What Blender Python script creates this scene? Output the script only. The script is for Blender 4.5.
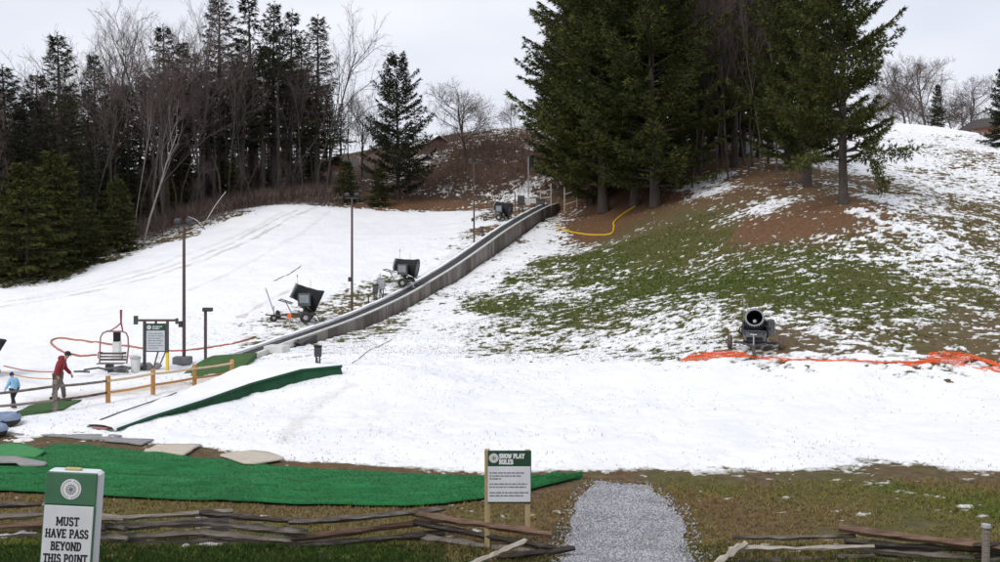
import bpy, math, random
import numpy as np
from mathutils import Vector, Matrix

for o in list(bpy.data.objects):
    bpy.data.objects.remove(o)
scene = bpy.context.scene
COL = scene.collection
R = math.radians

# ------------------------------------------------------------------ camera
CAM_H = 6.0
HOR = 230.0            # image row of the horizon in the 1000 x 562 photograph
FPX = 1000.0           # focal length in photograph pixels
cam_data = bpy.data.cameras.new('camera')
cam_data.sensor_width = 36.0
cam_data.lens = 36.0 * FPX / 1000.0
cam_data.shift_y = -(281.0 - HOR) / 1000.0
cam_data.clip_end = 3000
cam_data.clip_start = 0.1
cam = bpy.data.objects.new('camera', cam_data)
cam.location = (0, 0, CAM_H)
cam.rotation_euler = (R(90), 0, 0)
COL.objects.link(cam)
scene.camera = cam

# ------------------------------------------------------------------ sky and sun
SUN_EL, SUN_AZ = R(48), R(200)
world = bpy.data.worlds.new('World')
scene.world = world
world.use_nodes = True
wn = world.node_tree.nodes
wl = world.node_tree.links
wn.clear()
w_out = wn.new('ShaderNodeOutputWorld')
bg1 = wn.new('ShaderNodeBackground')
bg2 = wn.new('ShaderNodeBackground')
mixw = wn.new('ShaderNodeMixShader')
sky = wn.new('ShaderNodeTexSky')
sky.sky_type = 'NISHITA'
sky.sun_disc = False
sky.sun_elevation = SUN_EL
sky.sun_rotation = SUN_AZ
sky.dust_density = 3.0
bg1.inputs['Strength'].default_value = 0.10
wl.new(sky.outputs[0], bg1.inputs['Color'])
tc = wn.new('ShaderNodeTexCoord')
mp = wn.new('ShaderNodeMapping')
mp.inputs['Scale'].default_value = (1.0, 1.0, 3.2)
nz = wn.new('ShaderNodeTexNoise')
nz.inputs['Scale'].default_value = 2.1
nz.inputs['Detail'].default_value = 5
nz.inputs['Roughness'].default_value = 0.5
rmp = wn.new('ShaderNodeValToRGB')
rmp.color_ramp.elements[0].position = 0.33
rmp.color_ramp.elements[0].color = (0.64, 0.68, 0.79, 1)
rmp.color_ramp.elements[1].position = 0.66
rmp.color_ramp.elements[1].color = (0.84, 0.855, 0.905, 1)
wl.new(tc.outputs['Generated'], mp.inputs['Vector'])
wl.new(mp.outputs[0], nz.inputs['Vector'])
wl.new(nz.outputs['Fac'], rmp.inputs['Fac'])
wl.new(rmp.outputs['Color'], bg2.inputs['Color'])
bg2.inputs['Strength'].default_value = 1.0      # the closed overcast deck
mixw.inputs['Fac'].default_value = 0.93
wl.new(bg1.outputs[0], mixw.inputs[1])
wl.new(bg2.outputs[0], mixw.inputs[2])
wl.new(mixw.outputs[0], w_out.inputs['Surface'])

sun_data = bpy.data.lights.new('sun', 'SUN')
sun_data.energy = 1.3
sun_data.angle = R(22)
sun_data.color = (1.0, 0.965, 0.92)
sun = bpy.data.objects.new('sun', sun_data)
# sun behind and to the left of the camera, high
sdir = Vector((-math.sin(R(38)) * math.cos(SUN_EL), -math.cos(R(38)) * math.cos(SUN_EL), math.sin(SUN_EL)))
sun.rotation_euler = sdir.to_track_quat('Z', 'Y').to_euler()
sun.location = (-20, -20, 60)
sky.sun_rotation = math.atan2(sdir.x, sdir.y)
COL.objects.link(sun)

scene.render.engine = 'CYCLES'
scene.view_settings.view_transform = 'Standard'
scene.view_settings.look = 'None'
scene.view_settings.exposure = 0.22
scene.view_settings.gamma = 1.0
scene.render.film_transparent = False

# ------------------------------------------------------------------ helpers
def P(u, v, d):
    """photograph pixel at depth d -> world point"""
    return Vector(((u - 500.0) / FPX * d, d, CAM_H - (v - HOR) / FPX * d))

def tag(o, label=None, cat=None, group=None, kind=None):
    if label: o['label'] = label
    if cat: o['category'] = cat
    if group: o['group'] = group
    if kind: o['kind'] = kind
    return o

def empty(name, loc=(0, 0, 0), rz=0.0, parent=None):
    o = bpy.data.objects.new(name, None)
    o.empty_display_size = 0.2
    o.location = loc
    o.rotation_euler = (0, 0, rz)
    COL.objects.link(o)
    if parent: o.parent = parent
    return o

def thing(name, label, cat, loc=(0, 0, 0), rz=0.0, group=None):
    return tag(empty(name, loc, rz), label, cat, group)

def link_mesh(name, me, mat, parent=None, loc=None):
    o = bpy.data.objects.new(name, me)
    if mat and not me.materials: me.materials.append(mat)
    COL.objects.link(o)
    if parent: o.parent = parent
    if loc is not None: o.location = loc
    return o

def np_mesh(name, verts, faces, smooth=False):
    """verts (N,3); faces (M,k) constant k"""
    me = bpy.data.meshes.new(name)
    verts = np.ascontiguousarray(verts, dtype=np.float32)
    faces = np.ascontiguousarray(faces, dtype=np.int32)
    M, k = faces.shape
    me.vertices.add(len(verts)); me.vertices.foreach_set('co', verts.ravel())
    me.loops.add(M * k); me.loops.foreach_set('vertex_index', faces.ravel())
    me.polygons.add(M)
    me.polygons.foreach_set('loop_start', np.arange(0, M * k, k, dtype=np.int32))
    me.polygons.foreach_set('loop_total', np.full(M, k, dtype=np.int32))
    if smooth:
        me.polygons.foreach_set('use_smooth', np.ones(M, dtype=bool))
    me.update(calc_edges=True)
    return me

def frame_of(d):
    d = d.normalized()
    a = Vector((0, 0, 1)) if abs(d.z) < 0.9 else Vector((1, 0, 0))
    s = d.cross(a).normalized()
    return s, s.cross(d).normalized()

class MB:
    def __init__(self, origin=(0, 0, 0)):
        self.v = []; self.f = []; self.o = Vector(origin); self.M = None
    def poly(self, vs, fs):
        b = len(self.v)
        if self.M is not None: vs = [self.M @ Vector(p) for p in vs]
        self.v += [tuple(Vector(p) - self.o) for p in vs]
        self.f += [tuple(i + b for i in f) for f in fs]
        return self
    def box(self, c, s, rot=None, bev=0.0):
        c = Vector(c); hx, hy, hz = s[0] / 2, s[1] / 2, s[2] / 2
        M = rot if rot is not None else Matrix.Identity(3)
        if bev <= 0:
            vs = [c + M @ Vector((x * hx, y * hy, z * hz)) for z in (-1, 1) for x, y in ((-1, -1), (1, -1), (1, 1), (-1, 1))]
            return self.poly(vs, [(3, 2, 1, 0), (4, 5, 6, 7), (0, 1, 5, 4), (1, 2, 6, 5), (2, 3, 7, 6), (3, 0, 4, 7)])
        b = min(bev, hx * .9, hy * .9, hz * .9)
        vs = []
        for z, ins in ((-hz, b), (-hz + b, 0), (hz - b, 0), (hz, b)):
            X, Y = hx - ins, hy - ins
            bb = b if ins == 0 else b * 0.6
            for x, y in ((-X + bb, -Y), (X - bb, -Y), (X, -Y + bb), (X, Y - bb), (X - bb, Y), (-X + bb, Y), (-X, Y - bb), (-X, -Y + bb)):
                vs.append(c + M @ Vector((x, y, z)))
        fs = [tuple(range(7, -1, -1)), tuple(range(24, 32))]
        for r in range(3):
            for i in range(8):
                j = (i + 1) % 8
                fs.append((r * 8 + i, r * 8 + j, r * 8 + 8 + j, r * 8 + 8 + i))
        return self.poly(vs, fs)
    def tube(self, pts, rad, n=8, cap=True, flat=None):
        pts = [Vector(p) for p in pts]
        if not hasattr(rad, '__len__'): rad = [rad] * len(pts)
        vs = []; fs = []
        s = None
        for i, p in enumerate(pts):
            d = (pts[min(i + 1, len(pts) - 1)] - pts[max(i - 1, 0)])
            if d.length < 1e-9: d = Vector((0, 0, 1))
            d.normalize()
            if s is None:
                s, t = frame_of(d)
            else:
                s = (s - d * s.dot(d)); s.normalize()
                t = s.cross(d)
            for k in range(n):
                a = 2 * math.pi * k / n
                vs.append(p + (s * math.cos(a) + t * math.sin(a)) * rad[i])
        for i in range(len(pts) - 1):
            for k in range(n):
                j = (k + 1) % n
                fs.append((i * n + k, (i + 1) * n + k, (i + 1) * n + j, i * n + j))
        if cap:
            fs.append(tuple(range(n)))
            fs.append(tuple(range(len(pts) * n - 1, (len(pts) - 1) * n - 1, -1)))
        return self.poly(vs, fs)
    def lathe(self, prof, n=24, c=(0, 0, 0), M=None, closed=False):
        """profile [(r, h)] turned about the local z axis"""
        c = Vector(c); M = M if M is not None else Matrix.Identity(3)
        vs = []; fs = []
        for r, h in prof:
            for k in range(n):
                a = 2 * math.pi * k / n
                vs.append(c + M @ Vector((r * math.cos(a), r * math.sin(a), h)))
        m = len(prof)
        rng = range(m) if closed else range(m - 1)
        for i in rng:
            ii = (i + 1) % m
            for k in range(n):
                j = (k + 1) % n
                fs.append((i * n + k, i * n + j, ii * n + j, ii * n + k))
        if not closed:
            if prof[0][0] > 1e-5: fs.append(tuple(range(n - 1, -1, -1)))
            if prof[-1][0] > 1e-5: fs.append(tuple(range((m - 1) * n, m * n)))
        return self.poly(vs, fs)
    def build(self, name, mat, parent=None, smooth=False):
        me = bpy.data.meshes.new(name)
        me.from_pydata(self.v, [], self.f)
        if smooth:
            me.polygons.foreach_set('use_smooth', [True] * len(me.polygons))
        me.update()
        if smooth:
            try: me.set_sharp_from_angle(angle=R(40))
            except Exception: pass
        return link_mesh(name, me, mat, parent)

def noise2(x, y, seed=0):
    x = np.asarray(x, dtype=np.float64); y = np.asarray(y, dtype=np.float64)
    xi = np.floor(x).astype(np.int64); yi = np.floor(y).astype(np.int64)
    fx = x - xi; fy = y - yi
    fx = fx * fx * fx * (fx * (fx * 6 - 15) + 10); fy = fy * fy * fy * (fy * (fy * 6 - 15) + 10)
    def h(a, b):
        n = (a * 374761393 + b * 668265263 + seed * 1442695041) & 0xffffffff
        n = ((n ^ (n >> 13)) * 1274126177) & 0xffffffff
        n = n ^ (n >> 16)
        return (n & 0xffff) / 65535.0
    a = h(xi, yi); b = h(xi + 1, yi); c = h(xi, yi + 1); d = h(xi + 1, yi + 1)
    return (a + (b - a) * fx + (c - a) * fy + (a - b - c + d) * fx * fy) * 2 - 1

def fbm(x, y, sc, octv=4, seed=0, gain=0.5):
    v = 0; amp = 1.0; tot = 0
    for i in range(octv):
        v = v + amp * noise2(x * sc + 17.3 * i, y * sc - 9.1 * i, seed + i)
        tot += amp; amp *= gain; sc *= 2.03
    return v / tot

def sstep(a, b, x):
    t = np.clip((x - a) / (b - a), 0, 1)
    return t * t * (3 - 2 * t)

# ------------------------------------------------------------------ materials
MATS = {}
def nodes_of(name):
    m = bpy.data.materials.new(name)
    m.use_nodes = True
    nt = m.node_tree
    return m, nt.nodes, nt.links, nt.nodes['Principled BSDF']

def M_(name, c1, c2=None, scale=6.0, rough=0.7, bump=0.0, metal=0.0, stretch=(1, 1, 1), bscale=None, island=0.0, objrand=0.0, c3=None, spec=0.4, detail=6):
    if name in MATS: return MATS[name]
    m, n, l, b = nodes_of(name)
    b.inputs['Roughness'].default_value = rough
    b.inputs['Metallic'].default_value = metal
    b.inputs['Specular IOR Level'].default_value = spec
    tcn = n.new('ShaderNodeTexCoord'); mpn = n.new('ShaderNodeMapping')
    mpn.inputs['Scale'].default_value = stretch
    l.new(tcn.outputs['Object'], mpn.inputs['Vector'])
    c2 = c2 or tuple(x * 0.75 for x in c1)
    nzn = n.new('ShaderNodeTexNoise'); nzn.inputs['Scale'].default_value = scale; nzn.inputs['Detail'].default_value = detail
    nzn.inputs['Roughness'].default_value = 0.65
    l.new(mpn.outputs[0], nzn.inputs['Vector'])
    rp = n.new('ShaderNodeValToRGB')
    rp.color_ramp.elements[0].position = 0.32; rp.color_ramp.elements[0].color = (*c1, 1)
    rp.color_ramp.elements[1].position = 0.68; rp.color_ramp.elements[1].color = (*c2, 1)
    if c3:
        e = rp.color_ramp.elements.new(0.5); e.color = (*c3, 1)
    fac = nzn.outputs['Fac']
    if island > 0:
        g = n.new('ShaderNodeNewGeometry'); mm = n.new('ShaderNodeMath'); mm.operation = 'MULTIPLY_ADD'
        mm.inputs[1].default_value = island; 
        l.new(g.outputs['Random Per Island'], mm.inputs[0])
        m2 = n.new('ShaderNodeMath'); m2.operation = 'SUBTRACT'; m2.inputs[1].default_value = island * 0.5
        l.new(fac, m2.inputs[0]); l.new(m2.outputs[0], mm.inputs[2]); fac = mm.outputs[0]
    if objrand > 0:
        oi = n.new('ShaderNodeObjectInfo'); mm = n.new('ShaderNodeMath'); mm.operation = 'MULTIPLY_ADD'
        mm.inputs[1].default_value = objrand
        l.new(oi.outputs['Random'], mm.inputs[0])
        m2 = n.new('ShaderNodeMath'); m2.operation = 'SUBTRACT'; m2.inputs[1].default_value = objrand * 0.5
        l.new(fac, m2.inputs[0]); l.new(m2.outputs[0], mm.inputs[2]); fac = mm.outputs[0]
    l.new(fac, rp.inputs['Fac'])
    l.new(rp.outputs['Color'], b.inputs['Base Color'])
    if bump > 0:
        nb = n.new('ShaderNodeTexNoise'); nb.inputs['Scale'].default_value = bscale or scale * 3; nb.inputs['Detail'].default_value = 5
        l.new(mpn.outputs[0], nb.inputs['Vector'])
        bp = n.new('ShaderNodeBump'); bp.inputs['Strength'].default_value = bump; bp.inputs['Distance'].default_value = 0.03
        l.new(nb.outputs['Fac'], bp.inputs['Height']); l.new(bp.outputs[0], b.inputs['Normal'])
    MATS[name] = m
    return m

def ground_material():
    m, n, l, b = nodes_of('ground_earth')
    b.inputs['Roughness'].default_value = 0.95
    b.inputs['Specular IOR Level'].default_value = 0.15
    g = n.new('ShaderNodeNewGeometry')
    def nz(scale, detail=6, rough=0.65):
        x = n.new('ShaderNodeTexNoise'); x.inputs['Scale'].default_value = scale; x.inputs['Detail'].default_value = detail
        x.inputs['Roughness'].default_value = rough
        l.new(g.outputs['Position'], x.inputs['Vector']); return x.outputs['Fac']
    def ramp(f, p0, c0, p1, c1):
        r = n.new('ShaderNodeValToRGB')
        r.color_ramp.elements[0].position = p0; r.color_ramp.elements[0].color = (*c0, 1)
        r.color_ramp.elements[1].position = p1; r.color_ramp.elements[1].color = (*c1, 1)
        l.new(f, r.inputs['Fac']); return r.outputs['Color']
    def attr(nm):
        a = n.new('ShaderNodeAttribute'); a.attribute_name = nm; return a.outputs['Fac']
    def mix(f, a, c):
        x = n.new('ShaderNodeMix'); x.data_type = 'RGBA'
        l.new(f, x.inputs['Factor']); l.new(a, x.inputs['A']); l.new(c, x.inputs['B']); return x.outputs['Result']
    def perturb(a, f, amt, lo, hi):
        m1 = n.new('ShaderNodeMath'); m1.operation = 'MULTIPLY_ADD'; m1.inputs[1].default_value = amt
        l.new(f, m1.inputs[0]); l.new(a, m1.inputs[2])
        mr = n.new('ShaderNodeMapRange'); mr.inputs['From Min'].default_value = lo + amt * .5; mr.inputs['From Max'].default_value = hi + amt * .5
        l.new(m1.outputs[0], mr.inputs['Value']); return mr.outputs['Result']
    brown = ramp(nz(3.5), .32, (.072, .052, .030), .70, (.185, .135, .074))
    green = ramp(nz(2.2), .30, (.046, .064, .014), .68, (.125, .122, .036))
    litter = ramp(nz(5.0), .30, (.085, .044, .024), .72, (.225, .125, .066))
    red = ramp(nz(1.2), .30, (.052, .032, .023), .70, (.120, .074, .050))
    c = mix(perturb(attr('green'), nz(1.1), 1.1, .2, .8), brown, green)
    c = mix(perturb(attr('litter'), nz(.9), .9, .3, .8), c, litter)
    c = mix(perturb(attr('scrub'), nz(.4), .8, .3, .7), c, red)
    l.new(c, b.inputs['Base Color'])
    bp = n.new('ShaderNodeBump'); bp.inputs['Strength'].default_value = 0.9; bp.inputs['Distance'].default_value = 0.08
    l.new(nz(7, 8, .7), bp.inputs['Height']); l.new(bp.outputs[0], b.inputs['Normal'])
    return m

def snow_material():
    m, n, l, b = nodes_of('snow_surface')
    b.inputs['Roughness'].default_value = 0.85
    b.inputs['Specular IOR Level'].default_value = 0.25
    g = n.new('ShaderNodeNewGeometry')
    def nz(scale, detail=6, rough=0.65):
        x = n.new('ShaderNodeTexNoise'); x.inputs['Scale'].default_value = scale; x.inputs['Detail'].default_value = detail
        x.inputs['Roughness'].default_value = rough
        l.new(g.outputs['Position'], x.inputs['Vector']); return x.outputs['Fac']
    a = n.new('ShaderNodeAttribute'); a.attribute_name = 'dirt'
    m1 = n.new('ShaderNodeMath'); m1.operation = 'MULTIPLY_ADD'; m1.inputs[1].default_value = 0.9
    l.new(nz(4.0, 7, .75), m1.inputs[0]); l.new(a.outputs['Fac'], m1.inputs[2])
    mr = n.new('ShaderNodeMapRange'); mr.inputs['From Min'].default_value = .62; mr.inputs['From Max'].default_value = 1.35
    l.new(m1.outputs[0], mr.inputs['Value'])
    base = n.new('ShaderNodeValToRGB')
    base.color_ramp.elements[0].position = .3; base.color_ramp.elements[0].color = (.78, .79, .815, 1)
    base.color_ramp.elements[1].position = .7; base.color_ramp.elements[1].color = (.89, .89, .895, 1)
    l.new(nz(.5), base.inputs['Fac'])
    x = n.new('ShaderNodeMix'); x.data_type = 'RGBA'
    l.new(mr.outputs[0], x.inputs['Factor']); l.new(base.outputs[0], x.inputs['A']); x.inputs['B'].default_value = (.42, .33, .25, 1)
    # small dark specks: bark crumbs, grass tips and grit lying on the snow
    sp = n.new('ShaderNodeMapRange'); sp.inputs['From Min'].default_value = .615; sp.inputs['From Max'].default_value = .68
    l.new(nz(11.0, 5, .8), sp.inputs['Value'])
    sa = n.new('ShaderNodeAttribute'); sa.attribute_name = 'speck'
    sm = n.new('ShaderNodeMath'); sm.operation = 'MULTIPLY'
    l.new(sp.outputs[0], sm.inputs[0]); l.new(sa.outputs['Fac'], sm.inputs[1])
    x2 = n.new('ShaderNodeMix'); x2.data_type = 'RGBA'
    l.new(sm.outputs[0], x2.inputs['Factor']); l.new(x.outputs['Result'], x2.inputs['A']); x2.inputs['B'].default_value = (.30, .25, .21, 1)
    ta = n.new('ShaderNodeAttribute'); ta.attribute_name = 'thin'
    tm = n.new('ShaderNodeMath'); tm.operation = 'MULTIPLY_ADD'; tm.inputs[1].default_value = 1.1
    l.new(nz(14.0, 4, .7), tm.inputs[0]); l.new(ta.outputs['Fac'], tm.inputs[2])
    tr = n.new('ShaderNodeMapRange'); tr.inputs['From Min'].default_value = .88; tr.inputs['From Max'].default_value = 1.55
    l.new(tm.outputs[0], tr.inputs['Value'])
    x3 = n.new('ShaderNodeMix'); x3.data_type = 'RGBA'
    l.new(tr.outputs[0], x3.inputs['Factor']); l.new(x2.outputs['Result'], x3.inputs['A']); x3.inputs['B'].default_value = (.15, .135, .07, 1)
    l.new(x3.outputs['Result'], b.inputs['Base Color'])
    bp = n.new('ShaderNodeBump'); bp.inputs['Strength'].default_value = 0.55; bp.inputs['Distance'].default_value = 0.06
    l.new(nz(5.5, 7, .7), bp.inputs['Height']); l.new(bp.outputs[0], b.inputs['Normal'])
    return m

# ------------------------------------------------------------------ terrain
# conveyor: straight in plan, x = CX0 + CS * y ; belt height by station
CX0, CS = -23.61, 0.27
CY = np.array([40.0, 44.5, 45.8, 50.2, 56.2, 63.8, 73.8, 80.5, 87.4, 95.0, 102.6, 106.5, 110.0, 116.0])
CZ = np.array([0.05, 0.32, 0.46, 0.68, 1.02, 1.79, 3.34, 4.58, 5.91, 7.15, 8.25, 8.68, 8.92, 9.0])
CW = np.array([0.0, 0.05, 0.10, 0.30, 0.58, 0.66, 0.95, 1.15, 1.2, 1.15, 1.0, 0.8, 0.6, 0.0])
_cl = math.hypot(1, CS)
def conv_z(y):
    y = np.asarray(y, dtype=float)
    s = 0
    for k in (-2.5, -1.2, 0, 1.2, 2.5): s = s + np.interp(y + k, CY, CZ)
    return s / 5
def conv_w(y):
    return np.interp(y, CY, CW)
def conv_side(x, y):
    return (np.asarray(x) - (CX0 + CS * np.asarray(y))) / _cl
def conv_step(x, y):
    s = conv_side(x, y)
    return conv_w(y) * (1 - sstep(-0.45, 0.45, s)) * np.exp(-np.maximum(0, -s) / 14.0)
def bank(x, y):
    # the grassy bank the camera stands on
    return np.interp(y, [-30, 2.5, 5, 8, 12.3, 15, 17, 18.6, 20], [4.4, 4.35, 4.0, 3.0, 1.66, .80, .25, .03, 0])

TP = [  # (u, v, depth): points of the hill read off the photograph
 (0,340,54),(100,320,58),(0,290,68),(50,285,70),(100,265,76),(150,250,82),(200,235,88),(235,214,99),(300,206,105),(340,208,108),(400,209,108),(480,212,104),
 (200,300,62),(250,260,75),(300,240,84),(400,230,95),(450,225,97),(330,280,67),(250,310,58),
 (500,260,80),(500,300,64),(500,350,48),(540,230,95),(575,215,104),(600,240,88),(600,300,60),(600,350,46),(600,400,36),
 (650,206,92),(700,250,68),(700,300,52),(700,350,42),(700,400,34.5),(757,350,40),(850,350,40),(850,300,49),(850,250,60),(842,203,70),
 (1000,350,40),(1000,300,49),(1000,250,62),(1000,200,80),(1000,150,115),(930,127,138),(890,152,106),(1000,141,142),(950,200,78),(950,175,94),
 (760,206,75),(700,200,84),(700,170,100),(700,140,125),(800,150,110),(600,190,108),
 (450,205,112),(450,190,118),(450,160,135),(500,132,150),(420,152,145),(350,170,135),(300,187,125),(200,212,115),(100,243,100),(0,272,85),(0,245,120),(560,170,125),(560,140,145),
 (340,377,40.8),(400,370,42.5),(450,330,53),(900,400,34.5),(800,400,34.5)]
pts = []
for u, v, d in TP:
    p = P(u, v, d); pts.append((p.x, p.y, p.z))
for x in (-40, -25, -12, 0, 12, 25, 40):
    for y in (6, 14, 22, 29):
        pts.append((x, y, 0.0))
for x in (-32, -24, -17, -13):
    for y in (35, 42):
        pts.append((x, y, 0.0))
for y in (44.5, 50.2, 56.2, 63.8, 73.8, 80.5, 87.4, 95.0, 102.6, 108):
    xc = CX0 + CS * y
    pts.append((xc - 1.6, y, float(conv_z(y)) - 0.06))
    pts.append((xc + 1.6, y, float(conv_z(y) - conv_w(y))))
pts += [(-90, 60, 1.0), (-70, 40, 0), (90, 40, 2.0), (80, 60, 6.0), (100, 90, 11), (90, 140, 18), (-110, 100, 3), (-120, 160, 6), (-60, 160, 11),
        (0, 190, 24), (60, 180, 23), (110, 200, 22), (-30, 190, 20), (-120, 260, 14), (0, 260, 26), (120, 260, 24), (0, 420, 26), (-250, 420, 16), (250, 420, 24),
        (-250, 150, 4), (250, 150, 16), (-180, 40, 0), (180, 40, 3), (-150, 5, 0), (150, 5, 0)]
TPTS = np.array(pts, dtype=float)
_rhs = TPTS[:, 2] - conv_step(TPTS[:, 0], TPTS[:, 1])
_S = 50.0
def _phi(r2):
    return np.where(r2 > 1e-12, 0.5 * r2 * np.log(np.maximum(r2, 1e-12)), 0.0)
_q = TPTS[:, :2] / _S
_N = len(_q)
_K = _phi(((_q[:, None] - _q[None]) ** 2).sum(-1)) + np.eye(_N) * 0.0015
_Pm = np.c_[np.ones(_N), _q]
_A = np.block([[_K, _Pm], [_Pm.T, np.zeros((3, 3))]])
_w = np.linalg.solve(_A, np.r_[_rhs, np.zeros(3)])
def terrain(x, y, fine=True):
    x = np.asarray(x, dtype=float); y = np.asarray(y, dtype=float)
    shp = np.broadcast(x, y).shape
    xf = np.broadcast_to(x, shp).ravel(); yf = np.broadcast_to(y, shp).ravel()
    out = np.empty(xf.shape)
    for i in range(0, len(xf), 40000):
        qx = xf[i:i + 40000] / _S; qy = yf[i:i + 40000] / _S
        r2 = (qx[:, None] - _q[None, :, 0]) ** 2 + (qy[:, None] - _q[None, :, 1]) ** 2
        out[i:i + 40000] = _phi(r2) @ _w[:_N] + _w[_N] + _w[_N + 1] * qx + _w[_N + 2] * qy
    out += conv_step(xf, yf) + bank(xf, yf)
    sd = np.abs(conv_side(xf, yf))
    out -= 0.30 * (1 - sstep(.60, .80, sd)) * ((yf > 44.6) & (yf < 110.5))
    out += 0.80 * np.exp(-((xf + 5.0) / 3.4) ** 2 - ((yf - 38.2) / 3.0) ** 2)
    if fine:
        out += 0.10 * fbm(xf, yf, 0.22, 3, 5) * sstep(12, 40, yf) + 0.035 * fbm(xf, yf, 0.9, 3, 9)
    return out.reshape(shp)
def TZ(x, y):
    return float(terrain(np.array([x]), np.array([y]))[0])
_ds = np.concatenate([np.arange(9, 60, .05), np.arange(60, 240, .2)])
def G(u, v):
    """ground point seen at a photograph pixel"""
    x = (u - 500) / FPX * _ds
    z = CAM_H - (v - HOR) / FPX * _ds
    t = terrain(x, _ds) - z
    k = np.argmax(t > 0)
    if not (t > 0).any(): k = len(_ds) - 1
    y = _ds[k]
    return Vector((x[k], y, z[k] if False else TZ(x[k], y)))
def GD(u, d):
    """ground point at photograph column u and depth d"""
    x = (u - 500) / FPX * d
    return Vector((x, d, TZ(x, d)))

# foot of the snow field
_foot = [G(u, v) for u, v in ((-120,437),(0,437),(40,438),(130,443),(200,451),(250,457),(350,468),(480,475),(600,472),(750,475),(880,471),(1000,473),(1120,470))]
FX = np.array([p.x for p in _foot]); FY = np.array([p.y for p in _foot])

# how much snow lies where (1 deep, 0 half patchy, -1 bare)
CP = [(20,425,1),(100,420,1),(200,440,1),(350,450,1),(450,450,1),(600,450,1),(750,450,1),(950,450,1),(300,410,1),(450,410,1),(600,410,1),(750,410,1),(950,410,1),
 (400,380,1),(500,375,.95),(600,375,.85),(700,385,.95),(850,385,.9),(980,385,.85),(420,345,.9),(500,342,.42),(570,342,.32),(640,346,.34),(700,350,.36),(800,362,.4),(880,362,.4),(960,372,.35),
 (450,320,.75),(480,325,.5),(520,325,.3),(450,305,.7),(475,298,.30),(500,308,-.02),(545,312,.12),(580,320,.25),(610,315,.1),(650,325,.3),(690,325,.25),(735,325,.2),
 (480,285,.6),(500,268,.55),(520,250,.5),(540,235,.45),(548,222,.35),(520,285,.2),(550,285,.2),(555,262,.0),(545,300,-.05),(470,305,.05),
 (590,225,-.9),(620,222,-.95),(570,213,-.3),(600,255,-.6),(650,240,-.75),(590,280,-.25),(640,265,-.42),(690,270,-.45),(620,295,-.2),(680,295,-.12),(730,290,-.2),(730,265,-.4),(765,300,-.15),(740,310,.12),
 (780,262,-.3),(800,285,-.12),(830,300,0),(860,270,-.1),(880,290,.08),(920,300,.12),(960,300,.12),(990,320,0),(890,325,.02),(930,335,-.02),(830,330,.08),(805,342,-.5),(860,345,.2),(960,350,-.1),(985,340,-.05),
 (900,262,.10),(950,255,.2),(990,255,.15),(880,240,.1),(840,245,-.1),(810,245,-.25),(930,235,.25),(980,225,.15),(930,210,.22),(890,200,.30),(980,190,.22),(930,180,.36),(900,160,.5),(980,160,.22),(950,140,.5),(920,127,1),(880,170,.5),(870,215,.0),(990,140,.4),
 (830,225,-.9),(780,228,-.9),(800,210,-.8),(740,225,-.6),(842,203,-.9),(765,205,.35),(760,213,.2),(715,225,.08),(690,235,-.3),(735,196,-.3),(700,182,.30),(720,188,.2),(690,180,-.2),(680,210,-.8),(655,205,-1),(620,190,-1),(600,205,-.95),(790,190,-.5),(850,190,-.2),
 (690,138,.3),(740,140,.3),(790,150,.3),(820,165,.2),(700,160,-.6),(740,165,-.6),(765,180,-.5),(790,172,-.5),(640,160,-.6),(860,150,.8),
 (0,400,1),(0,360,1),(0,320,1),(0,300,1),(60,340,1),(60,300,1),(120,350,1),(120,300,1),(120,270,1),(180,330,1),(180,280,1),(180,250,1),(230,340,.6),(250,300,1),(250,260,1),(250,225,1),(300,290,1),(300,250,1),(300,215,1),(350,270,1),(350,230,1),(350,213,1),(400,250,1),(400,220,1),(450,230,1),(450,216,1),(480,225,.9),
 (262,337,.22),(290,328,.15),(245,330,.5),(320,318,.1),(345,315,-.35),(335,322,-.1),(365,303,.2),(385,290,.2),(410,286,.05),(440,262,.5),(470,246,.3),(490,228,.1),(505,218,-.1),(515,210,-.2),(370,300,.1),(420,270,.6),
 (0,280,-.1),(50,275,-.2),(100,257,-.3),(150,240,-.3),(200,222,-.1),(230,205,.1),(0,262,-.8),(60,255,-.8),(120,235,-.8),(180,215,-.7),(240,197,-.1),(280,198,.15),(310,200,.3),(330,200,0),(260,190,-.5),(330,190,-.6),(360,200,-.4),(380,203,-.6),(420,205,-.9),(450,207,-.5),(470,208,-.2),
 (200,205,-.8),(400,190,-.5),(430,190,.0),(470,188,-.3),(500,192,.05),(525,192,.6),(440,178,-.6),(480,172,-.7),(460,160,-.3),(425,162,.15),(500,150,-.45),(545,145,.2),(520,170,-.4),(510,138,-.1),(470,142,-.1),(540,190,-.2),(560,195,-.6),
 (200,550,-1),(500,550,-1),(800,550,-1),(100,500,-1),(800,500,-1),(960,500,-1),(400,500,-1)]
_cp = [(G(u, v), c - (.13 - (.07 if u < 820 and v > 255 else 0) if (u > 470 and v < 348 and -.3 < c < .45 and v > 205) else 0)) for u, v, c in CP]
_cp += [(Vector((x_, y_, 0)), -1.0) for x_, y_ in ((-95, 100), (-80, 110), (-60, 115), (-45, 122), (-30, 128), (-70, 140), (-50, 150), (-35, 145), (-90, 150), (-110, 120), (-60, 95), (-50, 100), (-40, 110), (-25, 118), (-20, 135), (-30, 165), (-10, 160), (-58, 80), (-70, 85))]
CPX = np.array([p.x for p, c in _cp]); CPY = np.array([p.y for p, c in _cp]); CPC = np.array([c for p, c in _cp])
def idw(x, y, px, py, pc, pw=2.2):
    out = np.empty(x.shape)
    for i in range(0, len(x), 40000):
        r2 = (x[i:i + 40000, None] - px) ** 2 + ((y[i:i + 40000, None] - py) * .75) ** 2 + 0.25
        w = r2 ** -pw
        out[i:i + 40000] = (w @ pc) / w.sum(1)
    return out
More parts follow.
